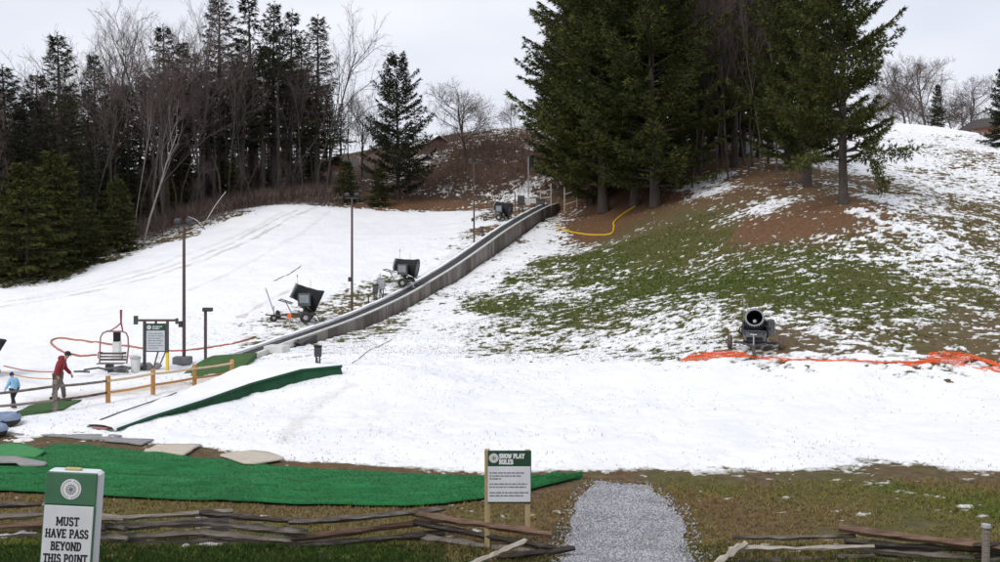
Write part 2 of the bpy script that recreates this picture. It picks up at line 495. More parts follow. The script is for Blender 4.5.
BLOBS = [(G(u, v), rx, ry) for u, v, rx, ry in ((14,535,.42,.14),(24,533,.3,.12),(210,545,.2,.10),(186,546,.07,.05),(880,482,.3,.12),(834,480,.34,.10),(905,492,.34,.10),(932,496,.2,.09),(965,507,.18,.08),(980,516,.14,.07),(455,481,.16,.09),(446,478,.14,.07),(862,515,.2,.08),(20,441,.5,.15))]
def snow_t(x, y):
    x = np.asarray(x, dtype=float); y = np.asarray(y, dtype=float)
    c = idw(x, y, CPX, CPY, CPC)
    yf = np.interp(x, FX, FY)
    e = (y - yf + 0.45 * fbm(x, y, .8, 3, 21)) / 0.9
    n1 = fbm(x * .85, y * 1.1, 2.6, 3, 31, .85) * 1.15
    n0 = fbm(x, y, 0.22, 3, 37)
    amp = np.clip(1.15 - np.maximum(c, 0) * 1.0, 0.12, 1.1)
    t = c * 1.0 + amp * (n1 * 1.15 + n0 * 0.55)
    t = np.where(y < yf + 6, np.minimum(t, e - 0.1 + 0.4 * n1), t)
    t = np.minimum(t, np.where(y < 17, -1, 5))
    for p, rx, ry in BLOBS:
        k = 1 - ((x - p.x) / rx) ** 2 - ((y - p.y) / (ry * 1.6)) ** 2
        t = np.maximum(t, np.clip(k, -1, 1) * .34 + n1 * .75 - .12)
    t = np.where((np.abs(conv_side(x, y)) < .72) & (y > 44.4) & (y < 110.5), -1, t)
    th = np.where(t > 0, 0.012 + (0.035 + .09 * np.clip(c, 0, 1) ** 2) * np.clip(t, 0, 1.2), 0.25 * t)
    return np.clip(th, -0.06, 0.17)

def polydist(x, y, line):
    d = np.full(x.shape, 1e9)
    for a, b in zip(line[:-1], line[1:]):
        dx, dy = b.x - a.x, b.y - a.y
        k = np.clip(((x - a.x) * dx + (y - a.y) * dy) / (dx * dx + dy * dy + 1e-9), 0, 1)
        d = np.minimum(d, np.hypot(x - a.x - k * dx, y - a.y - k * dy))
    return d
TRACKS = [([G(u, v) for u, v in L], w, s) for L, w, s in (
 ([(318,208),(285,222),(255,240),(205,262),(150,280),(60,300),(-60,318)], .22, .55),
 ([(300,210),(268,226),(235,243),(190,262),(130,280),(40,300),(-80,316)], .22, .5),
 ([(282,214),(240,236),(200,252),(150,270),(100,284),(30,300)], .35, .34),
 ([(330,212),(300,236),(262,258),(230,275),(190,292)], .3, .3),
 ([(300,285),(270,302),(240,318)], .16, .5),
 ([(480,232),(455,252),(430,275),(405,292)], .5, .3),
 ([(345,330),(400,305),(445,280),(490,250)], .6, .25),
 ([(60,402),(120,395),(170,388),(235,376)], 1.1, .62),
 ([(352,388),(325,402),(298,425),(285,445)], .5, .34),
 ([(338,392),(312,412),(282,438)], .35, .30),([(372,390),(380,410),(372,440)], .9, .2))]
def dirt_of(x, y):
    dirt = np.zeros(x.shape)
    for L, w, s in TRACKS:
        d = polydist(x, y, L) + 0.25 * fbm(x, y, .7, 2, 61)
        dirt = np.maximum(dirt, s * np.exp(-(np.maximum(d, 0) / w) ** 2))
    yf = np.interp(x, FX, FY)
    dirt = np.maximum(dirt, .30 * np.exp(-np.maximum(0, y - yf) / 0.9))
    return dirt

def fan(u0, u1, nu, y0, y1, ny):
    us = np.linspace(u0, u1, nu); ys = np.exp(np.linspace(math.log(y0), math.log(y1), ny))
    Y, U = np.meshgrid(ys, us, indexing='ij')
    X = U * (Y + 6)
    return X.ravel(), Y.ravel()
def grid_faces(nu, ny):
    i = np.arange(ny - 1)[:, None] * nu + np.arange(nu - 1)[None]
    i = i.ravel()
    return np.stack([i, i + 1, i + nu + 1, i + nu], 1)
def add_attr(me, name, arr):
    a = me.attributes.new(name, 'FLOAT', 'POINT'); a.data.foreach_set('value', np.ascontiguousarray(arr, dtype=np.float32))

GP = [ # (u, v, green, litter, scrub)
 (600,225,0,1,0),(590,212,0,.8,0),(640,225,.4,.4,0),(800,222,0,1,0),(760,228,.1,1,0),(840,215,0,1,0),(720,232,.5,.35,0),(860,225,.2,.6,0),(690,225,.5,.2,0),(700,245,.7,.1,0),(650,250,.7,.1,0),(600,265,.9,0,0),(640,290,1,0,0),(700,290,1,0,0),(760,280,.9,0,0),(850,270,.7,0,0),(920,270,.5,.1,0),(980,270,.5,.1,0),(550,300,.8,0,0),(500,308,.8,0,0),(560,280,.8,0,0),(700,320,.7,0,0),(800,345,.1,.1,0),(830,300,.8,0,0),(900,310,.7,0,0),(960,345,.25,.4,0),(900,335,.4,.25,0),(930,330,.3,.25,0),(990,330,.2,.3,0),(780,260,.8,.1,0),(880,245,.5,.3,0),(950,240,.3,.3,0),
 (780,200,.3,.5,0),(680,190,.1,.9,.2),(740,190,.1,.6,.3),(620,190,.1,.8,.2),(345,315,.5,.2,0),(420,208,0,.9,.4),(440,207,0,1,.2),(400,208,0,.9,.3),(450,190,0,.1,1),(480,160,0,.2,1),(500,140,0,.2,1),(430,165,0,.1,1),(520,180,0,.2,.9),(545,150,0,.1,1),(505,215,.2,.5,.3),
 (100,240,0,.1,.4),(200,215,0,.1,.5),(300,190,0,.2,.8),(30,262,.1,.1,.3),(360,190,0,.2,.8),(900,130,.1,.2,.2),(990,138,.2,.3,0),(950,170,.2,.4,0),
 (650,480,.5,.2,0),(720,485,.75,0,0),(800,490,.55,.05,0),(900,490,.7,0,0),(980,500,.85,0,0),(750,510,.25,.25,0),(830,515,.3,.2,0),(700,530,.35,.2,0),(900,530,.45,.1,0),(960,540,.5,.05,0),(550,500,.15,.25,0),(540,530,.2,.2,0),(480,520,.3,.2,0),(400,475,.05,.5,0),(300,465,.0,.55,0),(200,455,0,.4,0),(60,445,0,.15,0),(350,515,.3,.15,0),(200,515,.3,.15,0),(50,510,.3,.15,0),(350,555,.85,0,0),(200,555,.9,0,0),(20,550,.9,0,0),(600,470,.2,.3,0),(620,478,0,.5,0),(750,478,.1,.4,0),(900,477,.1,.4,0),(980,478,.2,.3,0),(500,478,0,.5,0)]
_gp = [(G(a[0], a[1]), a[2:]) for a in GP]
GPX = np.array([p.x for p, c in _gp]); GPY = np.array([p.y for p, c in _gp])
GPC = [np.array([c[k] for p, c in _gp]) for k in range(3)]

NU, NY = 620, 330
x, y = fan(-1.05, 1.05, NU, 2.0, 700, NY)
z = terrain(x, y)
me = np_mesh('ground', np.stack([x, y, z], 1), grid_faces(NU, NY), True)
for k, nm in enumerate(('green', 'litter', 'scrub')):
    add_attr(me, nm, idw(x, y, GPX, GPY, GPC[k], 1.6))
ground_obj = tag(link_mesh('ground', me, ground_material()), kind='structure')
m = MB(); m.box((0, 300, -6), (3000, 3000, 1.0))
tag(m.build('valley_floor', M_('valley_earth', (.07, .055, .035), (.10, .085, .05), .05, .95)), kind='structure')

NU, NY = 1280, 560
x, y = fan(-.60, .60, NU, 17, 185, NY)
t = snow_t(x, y)
dirt = dirt_of(x, y)
pit = np.clip(fbm(x, y, 1.35, 2, 75) - .22, 0, 1) * (conv_side(x, y) > 0)
z = terrain(x, y) + t - .14 * pit * (t > .05) + 0.035 * fbm(x, y, 1.7, 4, 71, .6) * (t > 0) - 0.05 * np.clip(dirt - .2, 0, 1) * (t > .08)
F = grid_faces(NU, NY)
keep = (t[F].max(1) > -0.02)
F = F[keep]
used = np.zeros(len(x), bool); used[F.ravel()] = True
remap = np.cumsum(used) - 1
me = np_mesh('snow', np.stack([x, y, z], 1)[used], remap[F], True)
yfoot = np.interp(x, FX, FY)
speck = np.clip(.30 + .75 * np.exp(-np.maximum(0, y - yfoot) / 4) - .5 * (conv_side(x, y) < 0) + .5 * np.exp(-((y - 44) / 9) ** 2) * (x > -3), 0, 1)
add_attr(me, 'thin', (1 - sstep(.0, .05, t))[used]); add_attr(me, 'dirt', dirt[used]); add_attr(me, 'speck', speck[used])
SNOWM = snow_material()
snow_obj = tag(link_mesh('snow', me, SNOWM), kind='structure')
def ST(x, y):
    return TZ(x, y) + max(0.0, float(snow_t(np.array([x]), np.array([y]))[0]))
def GS(u, v):
    p = G(u, v); p.z = ST(p.x, p.y); return p

# ------------------------------------------------------------------ trees
rng = np.random.default_rng(7)
BARK = M_('pine_bark', (.045, .036, .030), (.10, .082, .068), 5, .95, .5, stretch=(1, 1, .25))
BARK_GREY = M_('grey_bark', (.060, .049, .043), (.125, .106, .095), 5, .95, .4, stretch=(1, 1, .25))
BARK_PALE = M_('pale_bark', (.17, .155, .14), (.30, .28, .255), 4, .9, .3, stretch=(1, 1, .3))
TWIG = M_('bare_twigs', (.085, .060, .052), (.150, .112, .100), 2, .95, objrand=.5)
NEEDLE_A = M_('pine_needles', (.028, .038, .011), (.125, .132, .036), .55, .8, island=.55, objrand=.25, c3=(.066, .078, .021), spec=.15, detail=3)
NEEDLE_B = M_('spruce_needles', (.017, .021, .012), (.064, .066, .036), .6, .8, island=.5, objrand=.3, c3=(.034, .038, .020), spec=.15, detail=3)
NEEDLE_C = M_('hemlock_needles', (.028, .036, .010), (.115, .115, .032), .5, .8, island=.55, objrand=.3, c3=(.058, .066, .018), spec=.15, detail=3)

class TubeSet:
    """thin wood: many tapering tubes gathered into numpy arrays"""
    def __init__(self): self.V = []; self.F = []; self.n = 0
    def add(self, pts, rad, k=4):
        pts = np.asarray(pts, float); m = len(pts)
        d = np.gradient(pts, axis=0); d /= np.linalg.norm(d, axis=1)[:, None] + 1e-9
        ref = np.array([0, 0, 1.]) if abs(d[0, 2]) < .9 else np.array([1., 0, 0])
        s = np.cross(d, ref); s /= np.linalg.norm(s, axis=1)[:, None] + 1e-9
        t = np.cross(s, d)
        a = np.arange(k) * 2 * math.pi / k
        ring = (s[:, None] * np.cos(a)[None, :, None] + t[:, None] * np.sin(a)[None, :, None]) * np.asarray(rad)[:, None, None] + pts[:, None]
        self.V.append(ring.reshape(-1, 3))
        i = (np.arange(m - 1)[:, None] * k + np.arange(k)[None]).ravel()
        j = (np.arange(m - 1)[:, None] * k + (np.arange(k)[None] + 1) % k).ravel()
        self.F.append(np.stack([i, i + k, j + k, j], 1) + self.n)
        self.n += m * k
    def mesh(self, name):
        return np_mesh(name, np.concatenate(self.V), np.concatenate(self.F), True)

def tuft_mesh(name, C, D, n, length, width, spread, rg):
    N = len(C)
    C = np.repeat(C, n, 0); D = np.repeat(D, n, 0)
    r = rg.normal(size=(N * n, 3)); r /= np.linalg.norm(r, axis=1)[:, None]
    d = D + r * spread; d /= np.linalg.norm(d, axis=1)[:, None] + 1e-9
    w = np.cross(d, rg.normal(size=(N * n, 3))); w /= np.linalg.norm(w, axis=1)[:, None] + 1e-9
    L = length * rg.uniform(.6, 1.3, (N * n, 1)); W = width * rg.uniform(.6, 1.3, (N * n, 1))
    V = np.stack([C - w * W * .5, C + w * W * .5, C + d * L], 1).reshape(-1, 3)
    return np_mesh(name, V, np.arange(N * n * 3).reshape(-1, 3))

def conifer(seed, H, Rad, base, whorl, limbs, style='pine', n=5, L=.34, W=.075, dead=0.0, gap=.12, r0=None):
    rg = np.random.default_rng(seed)
    wood = TubeSet(); foC = []; foD = []
    r0 = r0 or .017 * H
    hs = np.linspace(0, H, 14)
    wob = np.cumsum(rg.normal(0, .05, (14, 2)), 0) * (H / 20)
    trunk = np.c_[wob, hs]
    wood.add(trunk, r0 * (1 - hs / H * .93) * np.where(hs < .5, 1.25, 1), 8)
    def at(h):
        return np.array([np.interp(h, hs, wob[:, 0]), np.interp(h, hs, wob[:, 1]), h])
    h = base * H
    if dead > 0:      # dead lower limbs
        hh = max(1.5, base * H * .35)
        while hh < base * H:
            for _ in range(3):
                a = rg.uniform(0, 2 * math.pi); ll = rg.uniform(.4, 1.0) * Rad * .6
                p0 = at(hh); dr = np.array([math.cos(a), math.sin(a), rg.uniform(-.35, .15)])
                q = np.array([p0 + dr * ll * k + np.array([0, 0, -.1 * ll * k * k]) for k in (0, .5, 1)])
                wood.add(q, [.03, .02, .006], 3)
            hh += rg.uniform(.35, .7) / dead
    ph = rg.uniform(0, 6)
    lop = rg.uniform(0, 6.28)
    while h < H * .985:
        t = (h - base * H) / (H * (1 - base))
        for k in range(limbs):
            a = ph + 2 * math.pi * k / limbs + rg.normal(0, .25)
            if rg.random() < gap: continue
            if style == 'pine':
                prof = (1 - t) ** .5 * min(1, .66 + t * 3.0) * rg.uniform(.45, 1.28)
                up = .10 + .55 * t + rg.normal(0, .10); curl = .22
            elif style == 'spruce':
                prof = (1 - t) ** .8 * rg.uniform(.5, 1.25); up = -.30 + .75 * t + rg.normal(0, .07); curl = .22
            else:
                prof = (1 - t) ** .7 * rg.uniform(.7, 1.12); up = .02 + .4 * t + rg.normal(0, .08); curl = -.12
            ll = Rad * prof * (1 + .18 * math.cos(a - lop)) + .22
            p0 = at(h + rg.normal(0, .08))
            hd = np.array([math.cos(a), math.sin(a), 0.])
            ss = np.linspace(0, 1, 5)
            bend = rg.normal(0, .10) * ll
            sd = np.array([-hd[1], hd[0], 0])
            q = p0 + hd * (ss * ll)[:, None] + np.array([0, 0, 1.]) * (ll * (up * ss + curl * ss ** 2))[:, None] + sd * (bend * ss ** 2)[:, None]
            rb = max(.012, .018 * ll)
            wood.add(q, rb * (1 - .8 * ss), 4 if ll > 1.5 else 3)
            nb = int(max(3, ll / .27))
            s0 = .16 if style != 'pine' else .26
            for i in range(nb):
                s = s0 + (1 - s0) * (i + rg.uniform(.2, .8)) / nb
                c = np.array([np.interp(s, ss, q[:, j]) for j in range(3)])
                for sg in (-1, 1):
                    bl = (.36 * ll * (1 - s) ** .8 + .22) * rg.uniform(.6, 1.2)
                    ang = sg * rg.uniform(.6, 1.15)
                    bd = hd * math.cos(ang) + sd * math.sin(ang)
                    bd = bd + np.array([0, 0, rg.uniform(-.12, .25) if style == 'pine' else rg.uniform(-.4, .05)])
                    m = max(2, int(bl / .21))
                    for j in range(m):
                        foC.append(c + bd * bl * (j + .5 + rg.uniform(-.3, .3)) / m + rg.normal(0, .035, 3)); foD.append(bd)
            foC.append(q[-1]); foD.append(hd + np.array([0, 0, up]))
        h += whorl * rg.uniform(.7, 1.3) * (1 - .45 * t)
        ph += rg.uniform(.4, 1.2)
    foC.append(at(H)); foD.append(np.array([0, 0, 1.]))
    wm = wood.mesh('trunk')
    fm = tuft_mesh('crown', np.array(foC), np.array(foD), n, L, W, .75 if style == 'pine' else .6, rg)
    return wm, fm

def bare_tree(seed, H, spread, r0, fork=.35, twigs=1.0, upright=.55, lean=0.0, depth=4, axis=.93, limb=.62, limbdrop=.30):
    rg = np.random.default_rng(seed)
    wood = TubeSet(); fine = TubeSet()
    def grow(p, d, L, r, lev):
        k = 5 if lev < 2 else 4
        pts = [p]; cd = d.copy()
        for i in range(k - 1):
            cd = cd + rg.normal(0, .11 + .04 * lev, 3) + np.array([0, 0, .05 * upright])
            cd /= np.linalg.norm(cd)
            pts.append(pts[-1] + cd * L / (k - 1))
        pts = np.array(pts); rad = np.linspace(r, r * (.42 if lev < depth else .3), k)
        (wood if lev < 2 else fine).add(pts, rad, 7 if lev == 0 else (4 if lev < 3 else 3))
        if lev >= depth: return
        nc = {0: int(9 * twigs) + 2, 1: int(6 * twigs) + 1, 2: int(5 * twigs) + 1, 3: int(3 * twigs) + 1}[lev]
        for i in range(nc):
            s = (fork if lev == 0 else .22) + (1 - (fork if lev == 0 else .22)) * (i + rg.uniform(.1, .9)) / nc
            c = np.array([np.interp(s * (k - 1), np.arange(k), pts[:, j]) for j in range(3)])
            a = rg.uniform(0, 6.28)
            s1, s2 = np.cross(cd, [0.3, .5, .8]), None
            s1 /= np.linalg.norm(s1); s2 = np.cross(s1, cd)
            ang = rg.uniform(.45, .95) * spread
            nd = cd * math.cos(ang) + (s1 * math.cos(a) + s2 * math.sin(a)) * math.sin(ang) + np.array([0, 0, .35 * upright])
            nd /= np.linalg.norm(nd)
            l2 = L * ((limb - limbdrop * s) if lev == 0 else rg.uniform(.38, .62) * (1.1 - .4 * s))
            grow(c, nd, l2, max(.007, r * (.40 - .15 * s if lev == 0 else .45)), lev + 1)
    d0 = np.array([lean, 0, 1.]); d0 /= np.linalg.norm(d0)
    grow(np.zeros(3), d0, H * axis, r0, 0)
    return wood.mesh('trunk'), fine.mesh('crown')

SP = {}
SP['pine1'] = (conifer(11, 21, 5.3, .07, .62, 5, 'pine', 6, .36, .085), BARK, NEEDLE_A, 21)
SP['pine2'] = (conifer(12, 20, 5.0, .09, .60, 5, 'pine', 6, .36, .085), BARK, NEEDLE_A, 20)
SP['pine3'] = (conifer(15, 22, 5.0, .13, .60, 5, 'pine', 7, .36, .085, gap=.22), BARK, NEEDLE_A, 22)
SP['spruce1'] = (conifer(21, 20, 2.6, .30, .62, 5, 'spruce', 5, .32, .075, dead=1.0, gap=.28), BARK, NEEDLE_B, 20)
SP['spruce2'] = (conifer(22, 20, 2.3, .45, .7, 5, 'spruce', 5, .32, .075, dead=1.2, gap=.38), BARK, NEEDLE_B, 20)
SP['scrag'] = (conifer(24, 20, 2.3, .62, .7, 4, 'pine', 5, .36, .085, dead=1.2, gap=.3), BARK, NEEDLE_B, 20)
SP['hemlock'] = (conifer(31, 9, 2.9, .06, .42, 6, 'hemlock', 6, .30, .085), BARK, NEEDLE_C, 9)
SP['smallpine'] = (conifer(36, 13, 3.4, .05, .55, 5, 'pine', 6, .32, .08, gap=.15), BARK, NEEDLE_B, 13)
SP['cone'] = (conifer(32, 11, 3.0, .05, .45, 6, 'spruce', 6, .32, .085), BARK, NEEDLE_B, 11)
SP['bare1'] = (bare_tree(41, 16, .85, .15, .32), BARK_GREY, TWIG, 16)
SP['bare2'] = (bare_tree(42, 17, .7, .13, .45, .9), BARK_GREY, TWIG, 17)
SP['bare3'] = (bare_tree(43, 15, .75, .12, .5, .85, lean=.10), BARK_GREY, TWIG, 15)
SP['bareround'] = (bare_tree(44, 10, 1.25, .17, .22, 1.45, .45, axis=.62, limb=.85, limbdrop=.25), BARK_GREY, TWIG, 10)
SP['barelean'] = (bare_tree(45, 16, 1.0, .16, .35, .9, .3, lean=.22), BARK_GREY, TWIG, 16)
SP['birch'] = (bare_tree(46, 12, .7, .11, .5, .5, lean=.25, depth=3), BARK_PALE, TWIG, 12)
SP['sapling'] = (bare_tree(47, 8, .75, .05, .3, .7, depth=3), BARK_GREY, TWIG, 8)

NAMES = {'pine1': 'pine_tree', 'pine2': 'pine_tree', 'pine3': 'pine_tree', 'spruce1': 'spruce_tree', 'spruce2': 'spruce_tree', 'scrag': 'pine_tree',
         'hemlock': 'hemlock_tree', 'cone': 'evergreen_tree', 'smallpine': 'pine_tree', 'bare1': 'bare_tree', 'bare2': 'bare_tree', 'bare3': 'bare_tree', 'bareround': 'bare_tree',
         'barelean': 'bare_tree', 'birch': 'bare_tree', 'sapling': 'bare_sapling'}
trng = random.Random(3)
def plant(kind, loc, height, label, group=None, rz=None, wide=1.0):
    (wm, fm), bark, leaf, H0 = SP[kind]
    s = height / H0
    o = thing(NAMES[kind], label, 'tree', (loc.x, loc.y, loc.z - .12), trng.uniform(0, 6.28) if rz is None else rz, group)
    o.scale = (s * wide, s * wide, s)
    link_mesh('trunk', wm, bark, o)
    link_mesh('crown', fm, leaf, o)
    return o
def plant_px(kind, u, d, vtop, label, group=None, rz=None, wide=1.0):
    b = GD(u, d)
    top = CAM_H - (vtop - HOR) / FPX * d
    return plant(kind, b, max(2.0, top - b.z), label, group, rz, wide)

WOOD = 'trees of the wood left of the snow run'
# the wood on the left, named trees first
L_ = [
 ('spruce1', 62, 84, 32, 'dark spruce with a pointed top standing above the left end of the wood', None, 1.15),
 ('spruce2', 165, 104, 24, 'thin dark spruce above the leaning pale trunk in the left wood', None, 1.2),
 ('spruce1', 222, 116, -6, 'tall spruce at the left of the highest dark group of the wood', None, 1.25),
 ('spruce2', 252, 120, -4, 'tall dark spruce in the middle of the highest group of the wood', None, 1.35),
 ('spruce1', 272, 116, 2, 'tall dark spruce with a long bare trunk right of the middle of the high group', None, 1.0),
 ('spruce2', 290, 121, 10, 'slim dark spruce second from the right end of the wood', None, 1.1),
 ('spruce1', 318, 117, 14, 'dense dark spruce at the right end of the wood beside the leaning bare tree', None, 1.2),
 ('spruce2', 185, 110, 40, 'dark spruce with thin side limbs left of the highest group', None, 1.0),
 ('spruce1', 97, 98, 52, 'dark spruce between the pointed left spruce and the pale bare crown', None, 1.0),
 ('spruce1', 8, 80, 64, 'dark evergreen with a blunt crown at the left edge of the picture', None, 1.5),
 ('spruce2', 37, 90, 72, 'thin dark spruce second from the left edge of the picture', None, 1.3),
 ('bare2', 112, 96, 40, 'bare tree with a pale feathery crown above the left wood', None, 1.0),
 ('bare1', 150, 108, 36, 'bare tree with a wide twiggy crown left of the thin dark spruce', None, .9),
 ('bare2', 203, 108, 14, 'bare tree with upright twigs just left of the highest spruces', None, .9),
 ('barelean', 326, 116, 34, 'bare tree at the right end of the wood spreading its limbs over the sky', None, .75),
 ('birch', 142, 84, 118, 'pale trunked bare tree leaning right in front of the dark left wood', None, 1.0),
 ('birch', 133, 92, 104, 'pale trunked bare tree standing behind the leaning pale one', None, .5),
 ('hemlock', 28, 72, 162, 'bushy green hemlock in front of the wood at the left edge', None, 1.25),
 ('hemlock', 82, 77, 196, 'low bushy hemlock at the snow edge right of the big green one', None, 1.2),
 ('hemlock', 2, 74, 188, 'green hemlock cut by the left edge of the picture', None, 1.3),
 ('hemlock', 118, 83, 178, 'dark hemlock under the leaning pale trunk', None, 1.1),
 ('hemlock', 54, 80, 150, 'tall hemlock behind the two low green ones at the left', None, 1.1),
 ('smallpine', 398, 114, 58, 'lone full evergreen standing apart to the right of the wood', None, .92),
 ('hemlock', 348, 112, 160, 'low dark evergreen bush left of the lone full evergreen', None, 1.1),
 ('hemlock', 378, 110, 166, 'low dark evergreen at the foot of the lone full evergreen', None, 1.0),
 ('bareround', 362, 128, 88, 'small bare tree showing between the wood and the lone evergreen', None, .75),
 ('bareround', 466, 136, 78, 'round crowned bare tree on the red brown bank', None, 1.15),
 ('bareround', 512, 150, 98, 'small bare tree at the crest beside the big pines', None, .8),
]
for kind, u, d, vt, lab, grp, w in L_:
    rz = 0.0 if kind in ('birch', 'barelean') else None
    plant_px(kind, u, d, vt, lab, grp, rz, w)
# the rest of the wood: trees that nothing tells apart within their stretch of it
def zone(u):
    for lim, s in ((25, 'behind the bushy green hemlocks at the left edge'), (75, 'behind the pointed spruce in the left wood'), (120, 'just left of the leaning pale trunk'), (165, 'around the leaning pale trunk'),
                   (205, 'behind the tall left lamp post'), (245, 'under the left half of the highest spruces'), (290, 'under the right half of the highest spruces'), (900, 'at the right end of the left wood')):
        if u < lim: return s
for k in range(48):
    u = -60 + k * 8.3 + trng.uniform(-5, 5)
    f = max(0, min(1, u / 320.0))
    d = 76 + 42 * f + (trng.uniform(0, 9) if k % 2 else trng.uniform(4, 26))
    topline = np.interp(u, [-60, 0, 60, 110, 160, 210, 240, 300, 330, 380], [85, 85, 75, 70, 62, 45, 25, 30, 60, 120])
    kind = trng.choice(['spruce2', 'scrag', 'spruce2', 'scrag', 'spruce1'])
    plant_px(kind, u, d, topline + trng.uniform(0, 45), 'dark slender evergreen crowded ' + zone(u), 'slender evergreens crowded in the left wood', None, trng.uniform(.9, 1.25))
for k in range(56):
    u = -55 + k * 7.2 + trng.uniform(-5, 5)
    f = max(0, min(1, u / 320.0))
    d = 74 + 40 * f + trng.uniform(-1, 20)
    topline = np.interp(u, [-60, 0, 60, 110, 160, 210, 240, 300, 340, 380], [95, 90, 80, 60, 50, 45, 40, 50, 70, 130])
    kind = trng.choice(['bare1', 'bare2', 'bare3', 'bare2'])
    plant_px(kind, u, d, topline + trng.uniform(0, 60), 'grey bare tree crowded ' + zone(u), 'bare trees crowded in the left wood', None, trng.uniform(.8, 1.1))
for k in range(13):
    u = -10 + k * 27 + trng.uniform(-8, 8)
    f = max(0, min(1, u / 320.0))
    d = 77 + 41 * f + trng.uniform(4, 14)
    plant_px('hemlock', u, d, np.interp(u, [0, 100, 200, 320], [170, 165, 150, 150]) + trng.uniform(-15, 25), 'dark hemlock filling the shade ' + zone(u), 'hemlocks under the left wood', None, trng.uniform(.9, 1.3))
for k in range(30):
    u = 40 + k * 11 + trng.uniform(-6, 6)
    f = max(0, min(1, u / 320.0))
    d = 77 + 34 * f + trng.uniform(-2, 5)
    p = GD(u, d)
    plant('sapling', p, trng.uniform(2.5, 6.5), 'thin bare sapling at the snow edge ' + zone(u), 'bare saplings at the edge of the left wood', None, 1.0)

for k in range(26):
    u = -70 + k * 16.5 + trng.uniform(-7, 7)
    f = max(0, min(1, u / 320.0))
    d = 108 + 34 * f + trng.uniform(0, 26)
    topline = np.interp(u, [-60, 0, 60, 110, 160, 210, 240, 300, 330, 380], [95, 95, 85, 80, 72, 60, 45, 50, 85, 150])
    plant_px(trng.choice(['spruce1', 'spruce2', 'spruce1']), u, d, topline + trng.uniform(0, 40), 'dark evergreen half hidden far back ' + zone(u), 'evergreens far back in the left wood', None, trng.uniform(1.2, 1.7))
for k in range(16):
    u = 0 + k * 20 + trng.uniform(-8, 8)
    f = max(0, min(1, u / 320.0))
    plant_px('hemlock', u, 96 + 36 * f + trng.uniform(0, 14), np.interp(u, [0, 100, 200, 320], [170, 160, 140, 140]) + trng.uniform(-15, 25), 'dark hemlock far back in the shade ' + zone(u), 'hemlocks far back in the left wood', None, trng.uniform(1.3, 1.8))
# the pines on the hill right of the conveyor
R_ = [
 ('pine1', 572, 112, -60, 'dark pine at the left edge of the big group beside the top of the conveyor', 1.0),
 ('pine2', 604, 98, -80, 'dark pine of the big group next to the yellow hose', 1.05),
 ('pine3', 634, 95, -70, 'full green pine in the middle of the big group with a split trunk base', 1.0),
 ('pine1', 655, 91, -90, 'full green pine at the front of the big group with a thick grey trunk', 1.05),
 ('pine2', 677, 101, -60, 'dark pine at the right of the big group over the brown litter', 1.0),
 ('pine3', 586, 116, -30, 'dark pine at the back of the big group near the conveyor top', 1.0),
 ('pine1', 640, 114, -40, 'dark pine at the back of the big group near its middle', 1.0),
 ('pine2', 700, 116, -30, 'dark pine behind the thin bare trunks right of the big group', .8),
 ('pine3', 842, 70, -120, 'large dark pine with a straight trunk and long low limbs standing on brown needle litter', .85),
 ('pine2', 808, 80, -90, 'dark pine just left of the large pine with long low limbs', .85),
 ('pine1', 788, 92, -60, 'dark pine behind the large pine with long low limbs', .9),
 ('scrag', 735, 98, -20, 'thin pine with a bare lower trunk between the two pine groups', 1.3),
 ('scrag', 760, 104, 0, 'thin pine with a bare trunk just left of the right pine group', 1.3),
 ('spruce2', 722, 108, 0, 'narrow dark spruce between the two pine groups', 1.2),
 ('pine2', 742, 106, -40, 'dark pine far back between the two pine groups, left one of two', 1.0),
 ('pine1', 770, 112, -40, 'dark pine far back between the two pine groups, right one of two', 1.0),
 ('pine2', 712, 118, -20, 'dark spruce far back right of the big pine group', 1.5),
 ('pine2', 574, 119, 90, 'young pine filling the left foot of the big pine group', 1.3),
 ('pine1', 592, 105, 96, 'young pine with boughs down to the brown litter near the yellow hose', 1.3),
 ('pine2', 618, 108, 90, 'young pine in the shade in the middle of the big group', 1.4),
 ('cone', 938, 140, 84, 'small dark cone shaped evergreen near the snow mound at the top right', .75),
 ('cone', 1004, 118, 66, 'dark evergreen cut by the right edge beside the brown house', .8),
 ('bareround', 906, 150, 52, 'bare tree behind the outer limbs of the large right pine', 1.0),
 ('bareround', 926, 158, 46, 'tall bare tree left of the small cone shaped evergreen', .9),
 ('bareround', 968, 156, 70, 'round crowned bare tree right of the small cone shaped evergreen', 1.1),
]
for kind, u, d, vt, lab, w in R_:
    plant_px(kind, u, d, vt, lab, None, None, w)
for k in range(24):
    u = 686 + k * 4.0 + trng.uniform(-3, 3)
    d = trng.uniform(84, 112)
    plant_px(trng.choice(['bare2', 'bare3', 'bare2', 'bare1']), u, d, trng.uniform(-40, 45), 'thin bare tree standing between the two pine groups', 'thin bare trees between the two pine groups', None, trng.uniform(.6, .9))
for k in range(12):
    u = 560 + k * 22 + trng.uniform(-10, 10)
    plant_px('spruce1', u, trng.uniform(120, 138), trng.uniform(-10, 40), 'dark pine far back behind the big pine group', 'pines far back behind the big pine group', None, 1.4)
for k in range(20):
    u = 412 + k * 7.5 + trng.uniform(-5, 5); 
    plant('sapling', GD(u, trng.uniform(118, 158)), trng.uniform(2.0, 5.0), 'thin bare sapling on the red brown bank', 'bare saplings on the bank', None, 1.3)
for k in range(7):
    u = 870 + k * 20 + trng.uniform(-6, 6)
    plant('bareround', GD(u, trng.uniform(165, 178)), trng.uniform(6, 9), 'distant bare tree on the skyline right of the large pine', 'distant bare trees on the right skyline', None, 1.1)
def tube_thing(name, label, cat, pts, rad, mat, n=8, group=None, smooth=True):
    m = MB(pts[0]); m.tube(pts, rad, n)
    o = m.build(name, mat, None, smooth); o.location = pts[0]
    return tag(o, label, cat, group)

